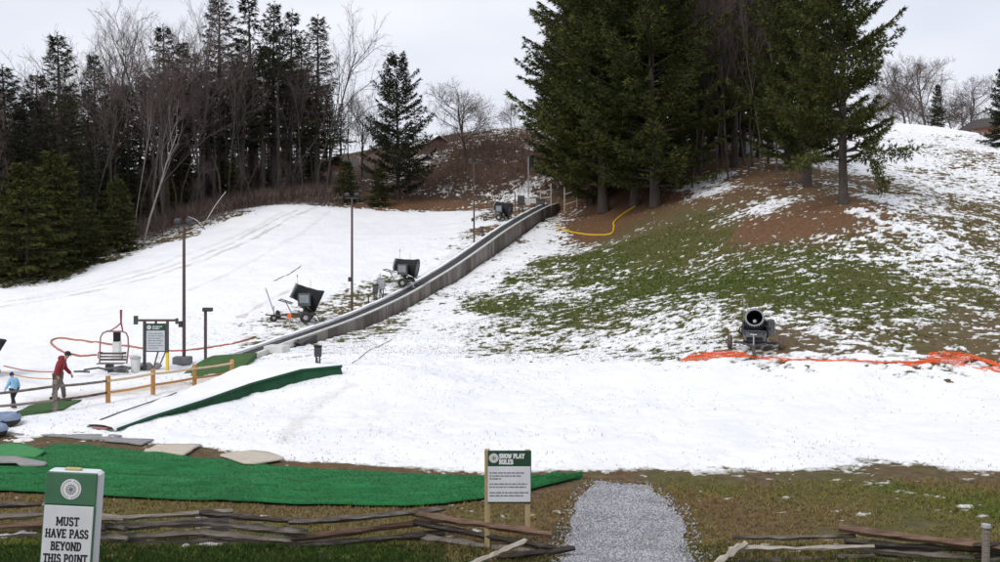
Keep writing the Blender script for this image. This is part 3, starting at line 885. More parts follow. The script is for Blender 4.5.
# brush: countless thin stems along the edge of the wood and on the bank
def brush(name, label, spots, hmin, hmax, mat, seed):
    rg = np.random.default_rng(seed)
    C = []; 
    for (x, y, z, n, r) in spots:
        q = rg.normal(0, r, (n, 2))
        px = x + q[:, 0]; py = y + q[:, 1]
        C.append(np.stack([px, py, terrain(px, py, False)], 1))
    C = np.concatenate(C); N = len(C)
    h = rg.uniform(hmin, hmax, (N, 1))
    d = np.c_[rg.normal(0, .35, (N, 2)), np.ones(N)]
    w = np.c_[rg.normal(0, 1, (N, 2)), np.zeros(N)]; w /= np.linalg.norm(w, axis=1)[:, None]; w *= .016
    mid = C + d * h * .55
    d2 = d + np.c_[rg.normal(0, .5, (N, 2)), np.zeros(N)]
    V = np.stack([C - w, C + w, mid, C + d * h, mid + w, mid - w, mid + d2 * h * .4], 1).reshape(-1, 3)
    b = np.arange(N)[:, None] * 7
    F = np.concatenate([b + np.array([[0, 1, 2]]), b + np.array([[5, 4, 3]]), b + np.array([[5, 4, 6]])])
    return tag(link_mesh(name, np_mesh(name, V, F), mat), label, kind='stuff')
BRUSH = M_('brush_stems', (.085, .055, .045), (.17, .12, .10), .7, .95, island=.6)
BRUSH_RED = M_('red_brush_stems', (.075, .046, .034), (.17, .110, .080), .5, .95, island=.6)
sp = []
for k in range(90):
    u = trng.uniform(10, 340); f = u / 320.0
    p = GD(u, 75 + 36 * f + trng.uniform(-1.5, 9)); sp.append((p.x, p.y, p.z, 90, 1.3))
brush('brush', 'grey brown brush along the snow edge of the left wood', sp, .6, 2.4, BRUSH, 5)
sp = []
for k in range(120):
    p = GD(trng.uniform(405, 560), trng.uniform(116, 152)); sp.append((p.x, p.y, p.z, 110, 2.0))
brush('scrub', 'red brown scrub covering the bank behind the conveyor top', sp, .4, 1.7, BRUSH_RED, 6)
sp = []
for k in range(30):
    p = GD(trng.uniform(230, 330), trng.uniform(108, 120)); sp.append((p.x, p.y, p.z, 70, 1.2))
brush('twiggy_undergrowth', 'pale twiggy undergrowth above the top of the snow run', sp, .4, 1.3, BRUSH, 7)

# the broken low bough hanging from the large pine
big = [o_ for o_ in COL.objects if o_.get('label', '').startswith('large dark pine with a straight trunk')][0]
rgb = np.random.default_rng(77)
Wm = Matrix.LocRotScale(big.location, big.rotation_euler, big.scale).inverted()
ts = TubeSet(); fc = []; fd = []
for px in ([(843,152,70),(858,150,69),(872,160,68.5),(880,176,68.3),(884,189,68.2)], [(843,158,70),(866,153,68),(890,150,66.5),(915,151,66)], [(842,160,70),(815,158,68.5),(792,166,67.5)]):
    q = np.array([tuple(Wm @ P(*k_)) for k_ in px]); s_ = np.linspace(0, len(q) - 1, 16)
    q = np.stack([np.interp(s_, np.arange(len(q)), q[:, j]) for j in range(3)], 1)
    ts.add(q, np.linspace(.085, .015, 16), 5)
    for i in range(6, 16):
        for k_ in range(9):
            d_ = rgb.normal(size=3); d_[2] -= .3; d_ /= np.linalg.norm(d_)
            for r_ in (.25, .5, .75): fc.append(q[i] + d_ * r_ * rgb.uniform(.5, 1.1)); fd.append(d_)
lb = link_mesh('low_boughs', ts.mesh('low_boughs'), BARK, big)
link_mesh('bough_needles', tuft_mesh('bough_needles', np.array(fc), np.array(fd), 5, .30, .075, .75, rgb), NEEDLE_A, lb)

# ------------------------------------------------------------------ materials of made things
WHITE_SIGN = M_('sign_white', (.73, .75, .79), (.60, .62, .65), 2.2, .5, stretch=(1, 1, .4))
GREEN_SIGN = M_('sign_green', (.050, .145, .080), (.075, .185, .11), 2.5, .5)
GREEN_DARK = M_('sign_dark_green', (.018, .060, .034), (.024, .074, .042), 4, .45)
BLACK_INK = M_('black_ink', (.012, .012, .014), (.02, .02, .022), 4, .6)
GREY_INK = M_('grey_ink', (.16, .17, .19), (.22, .23, .25), 4, .6)
WHITE_INK = M_('white_ink', (.78, .79, .80), (.70, .72, .73), 4, .6)
WOOD_NEW = M_('treated_wood', (.34, .25, .13), (.47, .36, .20), 3, .8, .3, stretch=(6, 6, 1))
WOOD_ORANGE = M_('orange_wood', (.46, .22, .07), (.60, .33, .13), 3, .75, .25, stretch=(5, 5, 1), objrand=.4)
WOOD_OLD = M_('weathered_wood', (.052, .042, .035), (.25, .215, .185), 3.0, .95, 1.0, stretch=(.6, 3, 5), bscale=9, objrand=.5)
WOOD_PALE = M_('pale_split_wood', (.30, .26, .21), (.52, .47, .40), 2.5, .9, .6, bscale=12)
WOOD_RED = M_('red_brown_split_wood', (.10, .058, .040), (.25, .16, .11), 3, .9, 1.0, stretch=(.6, 3, 5), bscale=9)
POLE_BROWN = M_('lamp_pole_brown', (.085, .050, .040), (.12, .075, .060), 3, .75)
STEEL = M_('galvanised_steel', (.36, .37, .38), (.50, .51, .52), 5, .45, metal=.6)
STEEL_DARK = M_('dark_steel', (.045, .046, .050), (.085, .086, .090), 5, .5, metal=.3)
BLACK_MET = M_('black_powdercoat', (.008, .008, .009), (.020, .020, .022), 5, .65, spec=.2)
CAB_GREY = M_('cabinet_grey', (.05, .053, .057), (.10, .105, .112), 3, .5)
RUBBER = M_('rubber_tyre', (.020, .019, .018), (.055, .048, .042), 6, .9, .2)
TYRE_MUD = M_('muddy_tyre', (.06, .045, .038), (.15, .115, .095), 7, .95, .3)
BELT = M_('belt_rubber', (.030, .030, .031), (.065, .063, .062), 4, .8, .2)
CURB = M_('curb_board', (.50, .49, .46), (.66, .65, .62), 1.5, .85, .2)
PANEL = M_('weathered_panel', (.105, .088, .076), (.25, .22, .195), 1.6, .85, .35, stretch=(1, 1, .35), objrand=.5)
TURF = M_('green_turf', (.011, .090, .026), (.020, .190, .054), 1.6, .9, .9, bscale=18, stretch=(.35, 1.4, 1))
TURF_LIGHT = M_('light_green_turf', (.035, .20, .055), (.055, .25, .08), 2.5, .9, .6, bscale=40)
TURF_OLIVE = M_('olive_turf', (.035, .090, .022), (.065, .135, .038), 3, .9, .6, bscale=40)
TURF_DEEP = M_('deep_green_turf', (.008, .050, .022), (.014, .075, .034), 3, .9, .6, bscale=40)
MAT_TAN = M_('tan_mat', (.44, .38, .31), (.54, .48, .40), 5, .9, .3, bscale=30)
MAT_GREY = M_('grey_mat', (.21, .20, .20), (.30, .29, .285), 5, .9, .3, bscale=30)
ORANGE_NET = M_('orange_plastic', (.78, .095, .018), (.90, .17, .035), 4, .6)
YELLOW_HOSE = M_('yellow_hose', (.72, .47, .02), (.62, .38, .02), 3, .55)
HOSE_BROWN = M_('orange_brown_hose', (.42, .12, .06), (.34, .15, .09), 2, .6)
RED_PAINT = M_('red_paint', (.42, .03, .04), (.34, .025, .035), 3, .5)
HOOP_PAINT = M_('dull_red_paint', (.30, .13, .12), (.38, .19, .17), 3, .5)
YELLOW_PAINT = M_('yellow_paint', (.75, .52, .03), (.65, .43, .03), 3, .6)
SNOWCAP = M_('settled_snow', (.86, .87, .89), (.92, .92, .93), 2, .85, .4)
CLOTH_RED = M_('red_jacket', (.30, .035, .045), (.21, .026, .035), 7, .85, .4, bscale=15)
CLOTH_BLUE = M_('light_blue_jacket', (.26, .50, .72), (.36, .60, .80), 7, .85, .4, bscale=15)
CLOTH_KHAKI = M_('grey_brown_trousers', (.10, .085, .075), (.17, .145, .125), 7, .9, .4, bscale=15)
CLOTH_BLACK = M_('black_trousers', (.014, .014, .018), (.03, .03, .036), 7, .9, .3, bscale=15)
CAP_DARK = M_('dark_cap', (.020, .018, .022), (.04, .036, .04), 7, .9)
HAT_NAVY = M_('navy_knit_hat', (.020, .030, .12), (.03, .045, .17), 20, .95, .3)
SKIN = M_('skin', (.55, .34, .25), (.48, .28, .20), 6, .6)
TUBE_BLUE = M_('blue_tube_cover', (.14, .19, .30), (.26, .32, .42), 3, .6)
BUCKET = M_('white_plastic', (.66, .66, .64), (.56, .56, .54), 3, .6)
CABIN_RED = M_('red_brown_siding', (.14, .055, .040), (.19, .085, .062), 2, .85, stretch=(1, 1, 5))
CABIN_BROWN = M_('brown_siding', (.19, .085, .052), (.25, .125, .080), 2, .85, stretch=(1, 1, 5))
ROOF_DARK = M_('dark_shingles', (.055, .045, .042), (.09, .075, .070), 3, .9)
GLASS = M_('window_glass', (.05, .06, .07), (.08, .09, .10), 2, .15)
GRAVEL_A = M_('gravel_stone', (.25, .25, .265), (.45, .45, .475), .9, .9, island=.7, detail=2)

# ------------------------------------------------------------------ lettering (slab letters built from strokes)
def arc(cx, cy, rx, ry, a0, a1, n=9):
    return [(cx + rx * math.cos(R(a0 + (a1 - a0) * i / n)), cy + ry * math.sin(R(a0 + (a1 - a0) * i / n))) for i in range(n + 1)]
SF = .15
GLYPH = {  # width, strokes, serif bars (x centre, y, half width)
 'M': (1.0, [[(.12, 0), (.12, 1)], [(.12, 1), (.5, .25)], [(.5, .25), (.88, 1)], [(.88, 1), (.88, 0)]], [(.12, 0, .16), (.88, 0, .16), (.08, 1, .12), (.92, 1, .12)]),
 'U': (.80, [[(.14, 1), (.14, .32)] + arc(.40, .32, .26, .30, 180, 360) + [(.66, 1)]], [(.14, 1, .16), (.66, 1, .16)]),
 'S': (.68, [arc(.34, .74, .23, .24, 20, 250, 9) + arc(.34, .26, .25, .25, 95, -160, 10)], []),
 'T': (.76, [[(.38, 0), (.38, 1)], [(.04, .97), (.72, .97)]], [(.38, 0, .2), (.06, .86, .05), (.70, .86, .05)]),
 'H': (.86, [[(.15, 0), (.15, 1)], [(.71, 0), (.71, 1)], [(.15, .5), (.71, .5)]], [(.15, 0, .16), (.15, 1, .16), (.71, 0, .16), (.71, 1, .16)]),
 'A': (.86, [[(.10, 0), (.43, 1)], [(.43, 1), (.76, 0)], [(.22, .34), (.64, .34)]], [(.10, 0, .15), (.76, 0, .15)]),
 'V': (.84, [[(.10, 1), (.42, 0)], [(.42, 0), (.74, 1)]], [(.10, 1, .15), (.74, 1, .15)]),
 'E': (.72, [[(.16, 0), (.16, 1)], [(.05, .97), (.64, .97)], [(.16, .5), (.50, .5)], [(.05, .03), (.66, .03)]], [(.63, .86, .05), (.65, .14, .05)]),
 'P': (.74, [[(.16, 0), (.16, 1)], [(.05, .96), (.42, .96)] + arc(.42, .70, .22, .26, 90, -90, 8) + [(.16, .44)]], [(.18, 0, .18)]),
 'B': (.74, [[(.16, 0), (.16, 1)], [(.05, .96), (.40, .96)] + arc(.40, .75, .19, .21, 90, -90, 7) + [(.16, .54)], [(.40, .54)] + arc(.40, .28, .24, .26, 90, -90, 7) + [(.05, .02)]], []),
 'Y': (.82, [[(.10, 1), (.41, .45)], [(.41, .45), (.72, 1)], [(.41, .45), (.41, 0)]], [(.10, 1, .15), (.72, 1, .15), (.41, 0, .19)]),
 'O': (.84, [arc(.42, .5, .30, .46, 0, 360, 18)], []),
 'N': (.90, [[(.14, 0), (.14, 1)], [(.14, 1), (.76, 0)], [(.76, 0), (.76, 1)]], [(.14, 0, .16), (.10, 1, .14), (.76, 1, .16)]),
 'D': (.82, [[(.16, 0), (.16, 1)], [(.05, .96), (.36, .96)] + arc(.36, .5, .34, .46, 90, -90, 10) + [(.05, .04)]], []),
 'I': (.46, [[(.23, 0), (.23, 1)]], [(.23, 0, .19), (.23, 1, .19)]),
 'W': (1.1, [[(.10, 1), (.32, 0)], [(.32, 0), (.55, .8)], [(.55, .8), (.78, 0)], [(.78, 0), (1.0, 1)]], [(.10, 1, .14), (1.0, 1, .14)]),
 'L': (.70, [[(.16, 0), (.16, 1)], [(.05, .03), (.64, .03)]], [(.16, 1, .16), (.62, .15, .05)]),
 'R': (.80, [[(.16, 0), (.16, 1)], [(.05, .96), (.42, .96)] + arc(.42, .73, .20, .23, 90, -90, 8) + [(.16, .5)], [(.40, .5), (.70, .02)]], [(.16, 0, .16), (.72, 0, .10)]),
 ' ': (.40, [], []),
}
def text_mb(mb, s, cx, cz, h, y, weight=.17, width=None, align='c'):
    """strokes in the xz plane facing -y at depth y"""
    adv = [GLYPH[c][0] + .10 for c in s]
    tot = sum(adv) - .10
    k = (width / tot) if width else h
    x0 = cx - tot * k / 2 if align == 'c' else cx
    cnt = 0
    def seg(a, b, w):
        nonlocal cnt
        dx, dz = b[0] - a[0], b[1] - a[1]
        L = math.hypot(dx, dz) or 1e-6
        ex, ez = dx / L * w * .35, dz / L * w * .35
        nx, nzv = -dz / L * w / 2, dx / L * w / 2
        yy = y - .0002 * (cnt % 7); cnt += 1
        q = [(a[0] - ex + nx, a[1] - ez + nzv), (b[0] + ex + nx, b[1] + ez + nzv), (b[0] + ex - nx, b[1] + ez - nzv), (a[0] - ex - nx, a[1] - ez - nzv)]
        vs = [(p[0], yy, p[1]) for p in q] + [(p[0], yy + .003, p[1]) for p in q]
        mb.poly(vs, [(0, 1, 2, 3), (7, 6, 5, 4), (0, 4, 5, 1), (1, 5, 6, 2), (2, 6, 7, 3), (3, 7, 4, 0)])
    for c, a in zip(s, adv):
        _, st, sf = GLYPH[c]
        for pl in st:
            for p, q in zip(pl[:-1], pl[1:]):
                seg((x0 + p[0] * k, cz + (p[1] - .5) * h), (x0 + q[0] * k, cz + (q[1] - .5) * h), weight * h)
        for sx, sy, hw in sf:
            yy = cz + (min(max(sy, .05), .95) - .5) * h
            seg((x0 + (sx - hw) * k, yy), (x0 + (sx + hw) * k, yy), weight * h * .62)
        x0 += a * k
    return mb
def disc(mb, cx, cz, r, y, n=28, th=.004):
    mb.lathe([(0, 0), (r, 0), (r, th), (0, th)], n, (cx, y, cz), Matrix.Rotation(R(90), 3, 'X'))
    return mb
def emblem(parent, cx, cz, r, y, M=None, ink=GREY_INK):
    a = MB(); a.M = M; disc(a, cx, cz, r, y); e = a.build('emblem', WHITE_INK, parent)
    b = MB(); b.M = M
    yy = y - .0055
    for k in range(26):     # ring of lettering-like ticks round the rim
        if k in (6, 19): continue
        t = 2 * math.pi * k / 26
        c = (cx + math.cos(t) * r * .82, yy, cz + math.sin(t) * r * .82)
        b.box(c, (r * .13, .0015, r * .09), Matrix.Rotation(-t, 3, 'Y'))
    for k in range(6):
        t = math.pi * k / 6
        b.box((cx, yy - .0003 * k, cz), (r * 1.1, .001, r * .045), Matrix.Rotation(t, 3, 'Y'))
    for k in range(12):
        t = 2 * math.pi * k / 12
        b.box((cx + math.cos(t) * r * .42, yy - .003, cz + math.sin(t) * r * .42), (r * .05, .001, r * .20), Matrix.Rotation(-t, 3, 'Y'))
    disc(b, cx, cz, r * .16, yy - .004, 10, .003)
    b.build('emblem_mark', ink, e)
    return e
def word_rows(parent, name, rows, y, M=None, mat=None, seed=1):
    rg = random.Random(seed)
    b = MB(); b.M = M
    for x0, x1, zc, h in rows:
        x = x0
        while x < x1 - .01:
            w = min(rg.uniform(1.2, 4.5) * h, x1 - x)
            b.box((x + w / 2, y, zc), (w, .002, h)); x += w + h * .55
    return tag(b.build(name, mat or GREY_INK, parent), kind='stuff')

# ------------------------------------------------------------------ sign on the left: MUST HAVE PASS BEYOND THIS POINT
d0 = 12.3
base = GD(66, d0)
k0 = FPX / d0
topz = CAM_H - (472 - HOR) / k0
hgt = topz - base.z
sg = thing('entry_sign', 'white and green box sign reading MUST HAVE PASS BEYOND THIS POINT', 'sign', (base.x - .02, base.y, base.z), R(2))
Mt = Matrix.Rotation(R(3.2), 4, 'Y') @ Matrix.Rotation(R(-2), 4, 'X')
W2 = .632 / 2
m = MB(); m.M = Mt; m.box((0, .13, hgt / 2 + .0), (.65, .235, hgt - .01), None, .035); m.build('shell', WHITE_SIGN, sg, True)
m = MB(); m.M = Mt; m.box((0, .005, hgt - .212), (.632, .03, .40), None, .012); m.build('header', GREEN_SIGN, sg)
m = MB(); m.M = Mt; m.box((0, .007, (hgt - .43) / 2 + .02), (.632, .028, hgt - .44), None, .004); m.build('back_board', GREEN_SIGN, sg)
m = MB(); m.M = Mt; m.box((-.002, -.012, (hgt - .43) / 2 + .03), (.60, .012, hgt - .47), None, .0045); wp = m.build('text_board', WHITE_SIGN, sg)
emblem(sg, .005, hgt - .215, .125, -.0105, Mt)
m = MB(); m.M = Mt
for s, v, w in (('MUST', 521.5, .275), ('HAVE PASS', 533.5, .52), ('BEYOND', 546, .37), ('THIS POINT', 558.2, .53)):
    text_mb(m, s, -.005, hgt - (v - 472) / k0, .098, -.0195, .19, w)
m.build('lettering', BLACK_INK, wp)
m = MB(); m.M = Mt; m.box((-.02, .10, hgt + .008), (.20, .07, .035), None, .01); m.build('handle', M_('faded_yellow', (.50, .44, .20), (.42, .36, .16)), sg)

# ------------------------------------------------------------------ sign in the middle: SNOW PLAY RULES
d0 = 18.7; k0 = FPX / d0
base = GD(508, d0)
sg = thing('rules_sign', 'SNOW PLAY RULES board with green header on two pale wooden posts', 'sign', base, 0)
def sx(u): return (u - 508) / k0
def sz(v): return CAM_H - (v - HOR) / k0 - base.z
for u, vt in ((487.3, 449), (527.6, 449.5)):
    m = MB(); m.box((sx(u), .0, (sz(vt) - .3) / 2), (.10, .10, sz(vt) + .3), None, .008); m.build('post', WOOD_NEW, sg)
m = MB(); m.box((sx(509.6), -.064, (sz(449.6) + sz(502)) / 2), (sx(531.2) - sx(488), .024, sz(449.6) - sz(502)), None, .006); m.build('header', GREEN_DARK, sg)
m = MB(); m.box((sx(509.2), -.084, (sz(465.2) + sz(500.6)) / 2), (sx(530.4) - sx(487.8), .014, sz(465.2) - sz(500.6)), None, .006); wb = m.build('text_board', WHITE_SIGN, sg)
emblem(sg, sx(493.8), sz(457), .088, -.0800, None)
m = MB()
text_mb(m, 'SNOW PLAY', sx(499.2), sz(455), .078, -.0795, .27, sx(524.3) - sx(499.2), 'l')
text_mb(m, 'RULES', sx(499.2), sz(460.8), .078, -.0795, .27, sx(513) - sx(499.2), 'l')
m.build('lettering', WHITE_INK, sg)
rows = []
for v, a, b in ((471.6, 489.5, 524), (474.6, 489.5, 522), (477.4, 489.5, 501), (482.6, 489.5, 527), (485.6, 489.5, 526), (491.2, 489.5, 528.5), (494.2, 489.5, 523)):
    rows.append((sx(a), sx(b), sz(v), .024))
word_rows(wb, 'small_print', rows, -.0925)

# ------------------------------------------------------------------ split rail fences in front
def rail(mb, a, b, r, rg, n=5):
    a = Vector(a); b = Vector(b); k = 12; r = r * .92
    e_ = (b - a) * .05; a = a - e_; b = b + e_
    pts = []; rad = []
    off = Vector((0, 0, 0))
    for i in range(k):
        t = i / (k - 1)
        j = Vector((rg.uniform(-.010, .010), rg.uniform(-.012, .012), rg.uniform(-.007, .007)))
        pts.append(a.lerp(b, t) + j + Vector((0, 0, -.012 * math.sin(math.pi * t))))
        rad.append(r * rg.uniform(.68, 1.2) * (.85 if i in (0, k - 1) else 1))
    mb.tube(pts, rad, n)
    for i in range(len(mb.v)):
        x, y, z = mb.v[i]
        mb.v[i] = (x + rg.uniform(-.010, .010), y + rg.uniform(-.012, .012), z + rg.uniform(-.010, .010))
def rail_fence(name, label, runs, seed, extra=None):
    rg = random.Random(seed)
    o0 = G(runs[0][0], 545)
    root = thing(name, label, 'fence', o0)
    for u0, v0, z0, u1, v1, z1, mat, r in runs:
        a = P(u0, v0, (CAM_H - z0) * FPX / (v0 - HOR)); b = P(u1, v1, (CAM_H - z1) * FPX / (v1 - HOR))
        m = MB(o0); rail(m, a, b, r, rg); m.build('rail', mat, root, False)
    return root, o0
WO, WP, WR = WOOD_OLD, WOOD_PALE, WOOD_RED
rail_fence('split_rail_fence', 'low zigzag fence of weathered split rails running behind the left sign', [
 (-40,506,.62, 70,502,.60, WO,.07), (-40,519,.36, 66,512,.38, WO,.075), (-40,528,.18, 70,522,.20, WR,.08), (-40,540,-.02,70,533,.06,WO,.07),
 (48,505,.64,120,519,.54, WO,.075), (48,516,.42,122,528,.36, WO,.075), (50,527,.20,124,538,.14,WO,.08),
 (92,519,.56, 226,511,.62, WO,.065), (90,528,.34, 222,520,.40, WO,.085), (90,538,.12, 222,531,.18, WO,.085), (94,546,.0, 220,540,.04,WO,.07),
 (205,512.5,.62, 303,521,.56, WO,.075), (206,522,.38, 303,532,.32, WO,.10), (206,533,.18, 302,541,.10, WO,.085), (208,541,.02,300,547,.0,WO,.07),
 (296,522,.58, 438,509.5,.66, WO,.065), (298,537.5,.18, 436,520,.42, WR,.075), (300,545,.06, 438,533,.16, WO,.085),
 (418,514,.60, 545,533,.44, WR,.08), (420,523,.40, 548,546,.20, WO,.075), (424,537,.10, 540,553,.06, WO,.08),
 (470,564,.30, 524,541,.52, WP,.06), (500,556,.20, 572,548,.30, WO,.06)], 4)
rail_fence('split_rail_fence', 'low fence of weathered split rails ending at the grey post on the right', [
 (712,566,.25, 745,543,.55, WP,.07), (738,537,.55, 850,535.5,.52, WO,.045), (736,547.5,.46, 868,546.5,.42, WP,.05), (744,561,.16, 868,556,.18, WO,.06),
 (846,528.5,.66, 992,546,.46, WR,.085), (852,541.5,.42, 996,551,.34, WO,.07), (856,547,.30, 1000,560,.18, WO,.08), (862,558,.10, 1000,569,.04, WO,.07),
 (980,544.5,.50, 1100,541,.52, WO,.065), (980,556,.24, 1100,553,.28, WO,.07)], 5)
b0 = G(985.5, 568)
m = MB(b0); zt = CAM_H - (524 - HOR) / FPX * b0.y
m.tube([(b0.x, b0.y, b0.z - .2), (b0.x + .01, b0.y, zt - .04), (b0.x + .01, b0.y, zt - .04)], [.07, .062, .062], 8)
o = tag(empty('fence_post', b0), 'grey wooden post with a pale cap at the right end of the front fence', 'post')
m.build('shaft', WOOD_OLD, o, True)
m = MB(b0); m.tube([(b0.x + .01, b0.y, zt - .05), (b0.x + .01, b0.y, zt)], [.085, .075], 10); m.build('cap', STEEL, o, True)

# ------------------------------------------------------------------ turf and mats in front of the snow
PILE = M_('turf_pile', (.010, .095, .028), (.032, .250, .070), 2.0, .8, island=.7)
def sheet(name, top, bot, nu, nv, lift, mat, wr=0.0, seed=1, thick=.015, pile=0):
    """sheet between two pixel polylines on the ground, following it"""
    A = [G(u, v) for u, v in top]; B = [G(u, v) for u, v in bot]
    def res(Ls):
        L = np.array([(p.x, p.y) for p in Ls]); s = np.r_[0, np.cumsum(np.linalg.norm(np.diff(L, axis=0), axis=1))]
        q = np.linspace(0, s[-1], nu); return np.stack([np.interp(q, s, L[:, 0]), np.interp(q, s, L[:, 1])], 1)
    A = res(A); B = res(B)
    t = np.linspace(0, 1, nv)[:, None, None]
    XY = (B[None] * (1 - t) + A[None] * t).reshape(-1, 2)
    x, y = XY[:, 0], XY[:, 1]
    z = terrain(x, y) + lift
    if wr:
        vv = np.broadcast_to(t, (nv, nu, 1)).ravel(); ed = sstep(0, .10, vv) * (1 - sstep(.90, 1, vv))
        z = z + ed * wr * (.9 * np.maximum(0, fbm(x * .22 + y * .12, y * 1.0, 1.5, 3, seed)) + .4 * fbm(x, y, 3.0, 2, seed + 3))
        for q_, ph_ in ((7, .0), (11, .3), (13, -.25), (17, .15), (19, -.4)):
            f_ = fbm(x * .05 + .02 * y, y * .5, 1.0, 2, seed + q_) - ph_
            z = z + ed * wr * 1.5 * np.exp(-((f_ / .022) ** 2)) * sstep(-.2, .1, fbm(x, y, .35, 2, seed + q_ + 20))
    c = np.array([x.mean(), y.mean(), z.min()])
    V = np.stack([x, y, z], 1) - c
    F = grid_faces(nu, nv)
    # skirt all round so that the sheet has an edge
    ring = np.r_[np.arange(nu), np.arange(1, nv) * nu + nu - 1, (nv - 1) * nu + np.arange(nu - 2, -1, -1), np.arange(nv - 2, 0, -1) * nu]
    low = V[ring].copy(); low[:, 2] -= thick + .02
    n0 = len(V); r = len(ring); i = np.arange(r); j = (i + 1) % r
    F2 = np.stack([ring[i], n0 + i, n0 + j, ring[j]], 1)
    me = np_mesh(name, np.r_[V, low], np.r_[F, F2], True)
    o = link_mesh(name, me, mat, None, Vector(c))
    if pile:
        rg = np.random.default_rng(seed + 50)
        i_ = rg.integers(0, nu * nv, pile)
        C = V[i_] + np.c_[rg.uniform(-.04, .04, (pile, 2)), np.full(pile, -.004)]
        dv = np.c_[rg.normal(0, .012, (pile, 2)), rg.uniform(.015, .038, pile)]
        w = np.c_[rg.normal(0, 1, (pile, 2)), np.zeros(pile)]; w *= .008 / np.linalg.norm(w, axis=1)[:, None]
        tag(link_mesh('pile', np_mesh('pile', np.stack([C - w, C + w, C + dv], 1).reshape(-1, 3), np.arange(pile * 3).reshape(-1, 3)), PILE, o), kind='stuff')
    return o
TT = [(-60,455),(40,449),(75,446.5),(140,452),(200,459.5),(300,469),(400,474.5),(480,477.5),(579,477.5)]
TB = [(-60,490),(40,494.5),(100,498),(200,503),(300,507),(400,508.5),(445,506.5),(510,498),(582,479.5)]
def tl(f, wob):
    return [(a_[0] + (b_[0] - a_[0]) * f, a_[1] + (b_[1] - a_[1]) * (f + (wob * math.sin(i_ * 2.3 + f * 9) if 0 < f < 1 else 0))) for i_, (a_, b_) in enumerate(zip(TT, TB))]
for k_, (f0, f1, lab) in enumerate(((.0, .30, 'back strip of green artificial turf next to the tan mats below the snow'), (.26, .56, 'second strip of green artificial turf from the snow'), (.52, .80, 'third strip of green artificial turf from the snow'), (.76, 1.0, 'front strip of green artificial turf nearest the split rail fence'))):
    tag(sheet('turf_strip', tl(f0, .035), tl(f1, .035), 420, 60, .04 + .035 * (k_ % 2) + .012 * k_, TURF, .05, 3 + 7 * k_, .03, 16000), lab, 'turf', 'strips of green turf')
tag(sheet('turf_piece', [(-30,450),(20,447.5),(46,456)], [(-30,459),(0,461),(36,461.5)], 30, 8, .13, TURF_LIGHT, .02, 5), 'small light green turf piece lying on the left end of the dark turf', 'turf')
tag(sheet('floor_mat', [(-40,462),(14,463.5),(47,470)], [(-40,470),(16,469.5),(20,473),(46,472.5)], 24, 6, .20, MAT_GREY, .01, 6), 'grey mat lying on the green turf at the left edge', 'mat')
tag(sheet('floor_mat', [(158,447),(201,447.5)], [(144,454),(184,458)], 14, 8, .09, MAT_TAN, .015, 7), 'tan mat at the upper edge of the green turf, left one of two', 'mat')
tag(sheet('floor_mat', [(222,457.5),(252,453.5),(268,455),(284,461)], [(220,458.5),(244,466.5),(256,467),(284,462)], 18, 8, .10, MAT_TAN, .015, 8), 'tan mat at the upper edge of the green turf, right one of two', 'mat')
tag(sheet('floor_mat', [(110,439.5),(154,441.5)], [(104,442.5),(142,446.5)], 14, 6, .07, MAT_GREY, .012, 9), 'grey brown mat right of the long grey mat at the snow edge', 'mat')
tag(sheet('floor_mat', [(38,432.5),(88,433.5),(122,437)], [(28,436),(84,440),(114,441.5)], 26, 6, .05, MAT_GREY, .012, 10), 'long grey mat at the snow edge below the ramp', 'mat')
tag(sheet('floor_mat', [(12,427.5),(46,426)], [(2,436),(34,437)], 16, 6, .05, MAT_GREY, .012, 11), 'dark grey mat beside the snow tubes', 'mat')
tag(sheet('turf_piece', [(40,407),(82,404.5)], [(0,424),(62,415)], 30, 8, .17, TURF_OLIVE, .02, 12), 'green turf piece under the grey fence post by the man', 'turf')

# ------------------------------------------------------------------ gravel path
gl = [(592,484),(580,498),(574,520),(566,545),(560,570)]; gr = [(640,484),(664,498),(679,520),(688,545),(694,572)]
GA = [G(u, v) for u, v in gl]; GB = [G(u, v) for u, v in gr]
gy = np.array([p.y for p in GA[::-1]]); gxl = np.array([p.x for p in GA[::-1]]); gyr = np.array([p.y for p in GB[::-1]]); gxr = np.array([p.x for p in GB[::-1]])
def in_path(x, y, pad=0.0):
    n = .16 * fbm(x, y, 1.4, 3, 81)
    return (x > np.interp(y, gy, gxl) - pad + n) & (x < np.interp(y, gyr, gxr) + pad + n) & (y < gy.max() + pad + n * 1.5) & (y > 15)
rg = np.random.default_rng(91)
N = 52000
gx = rg.uniform(-.5, 5.5, N); gyy = rg.uniform(16.2, 24.8, N)
k = in_path(gx, gyy) | (in_path(gx, gyy, .3) & (rg.random(N) < .10))
gx, gyy = gx[k], gyy[k]; N = len(gx)
s = rg.uniform(.012, .032, N)
oct_ = np.array([[1, 0, 0], [-1, 0, 0], [0, 1, 0], [0, -1, 0], [0, 0, 1], [0, 0, -1]], float)
fo = np.array([[0, 2, 4], [2, 1, 4], [1, 3, 4], [3, 0, 4], [2, 0, 5], [1, 2, 5], [3, 1, 5], [0, 3, 5]])
q = rg.normal(size=(N, 4)); q /= np.linalg.norm(q, axis=1)[:, None]
w, a, b, c = q.T
RM = np.stack([np.stack([1-2*(b*b+c*c), 2*(a*b-c*w), 2*(a*c+b*w)], -1), np.stack([2*(a*b+c*w), 1-2*(a*a+c*c), 2*(b*c-a*w)], -1), np.stack([2*(a*c-b*w), 2*(b*c+a*w), 1-2*(a*a+b*b)], -1)], 1)
sc3 = s[:, None] * rg.uniform(.6, 1.2, (N, 3))
V = np.einsum('nij,nkj->nki', RM, oct_[None] * sc3[:, None])
gz = terrain(gx, gyy)
V += np.stack([gx, gyy, gz + .030 + s * .35], 1)[:, None]
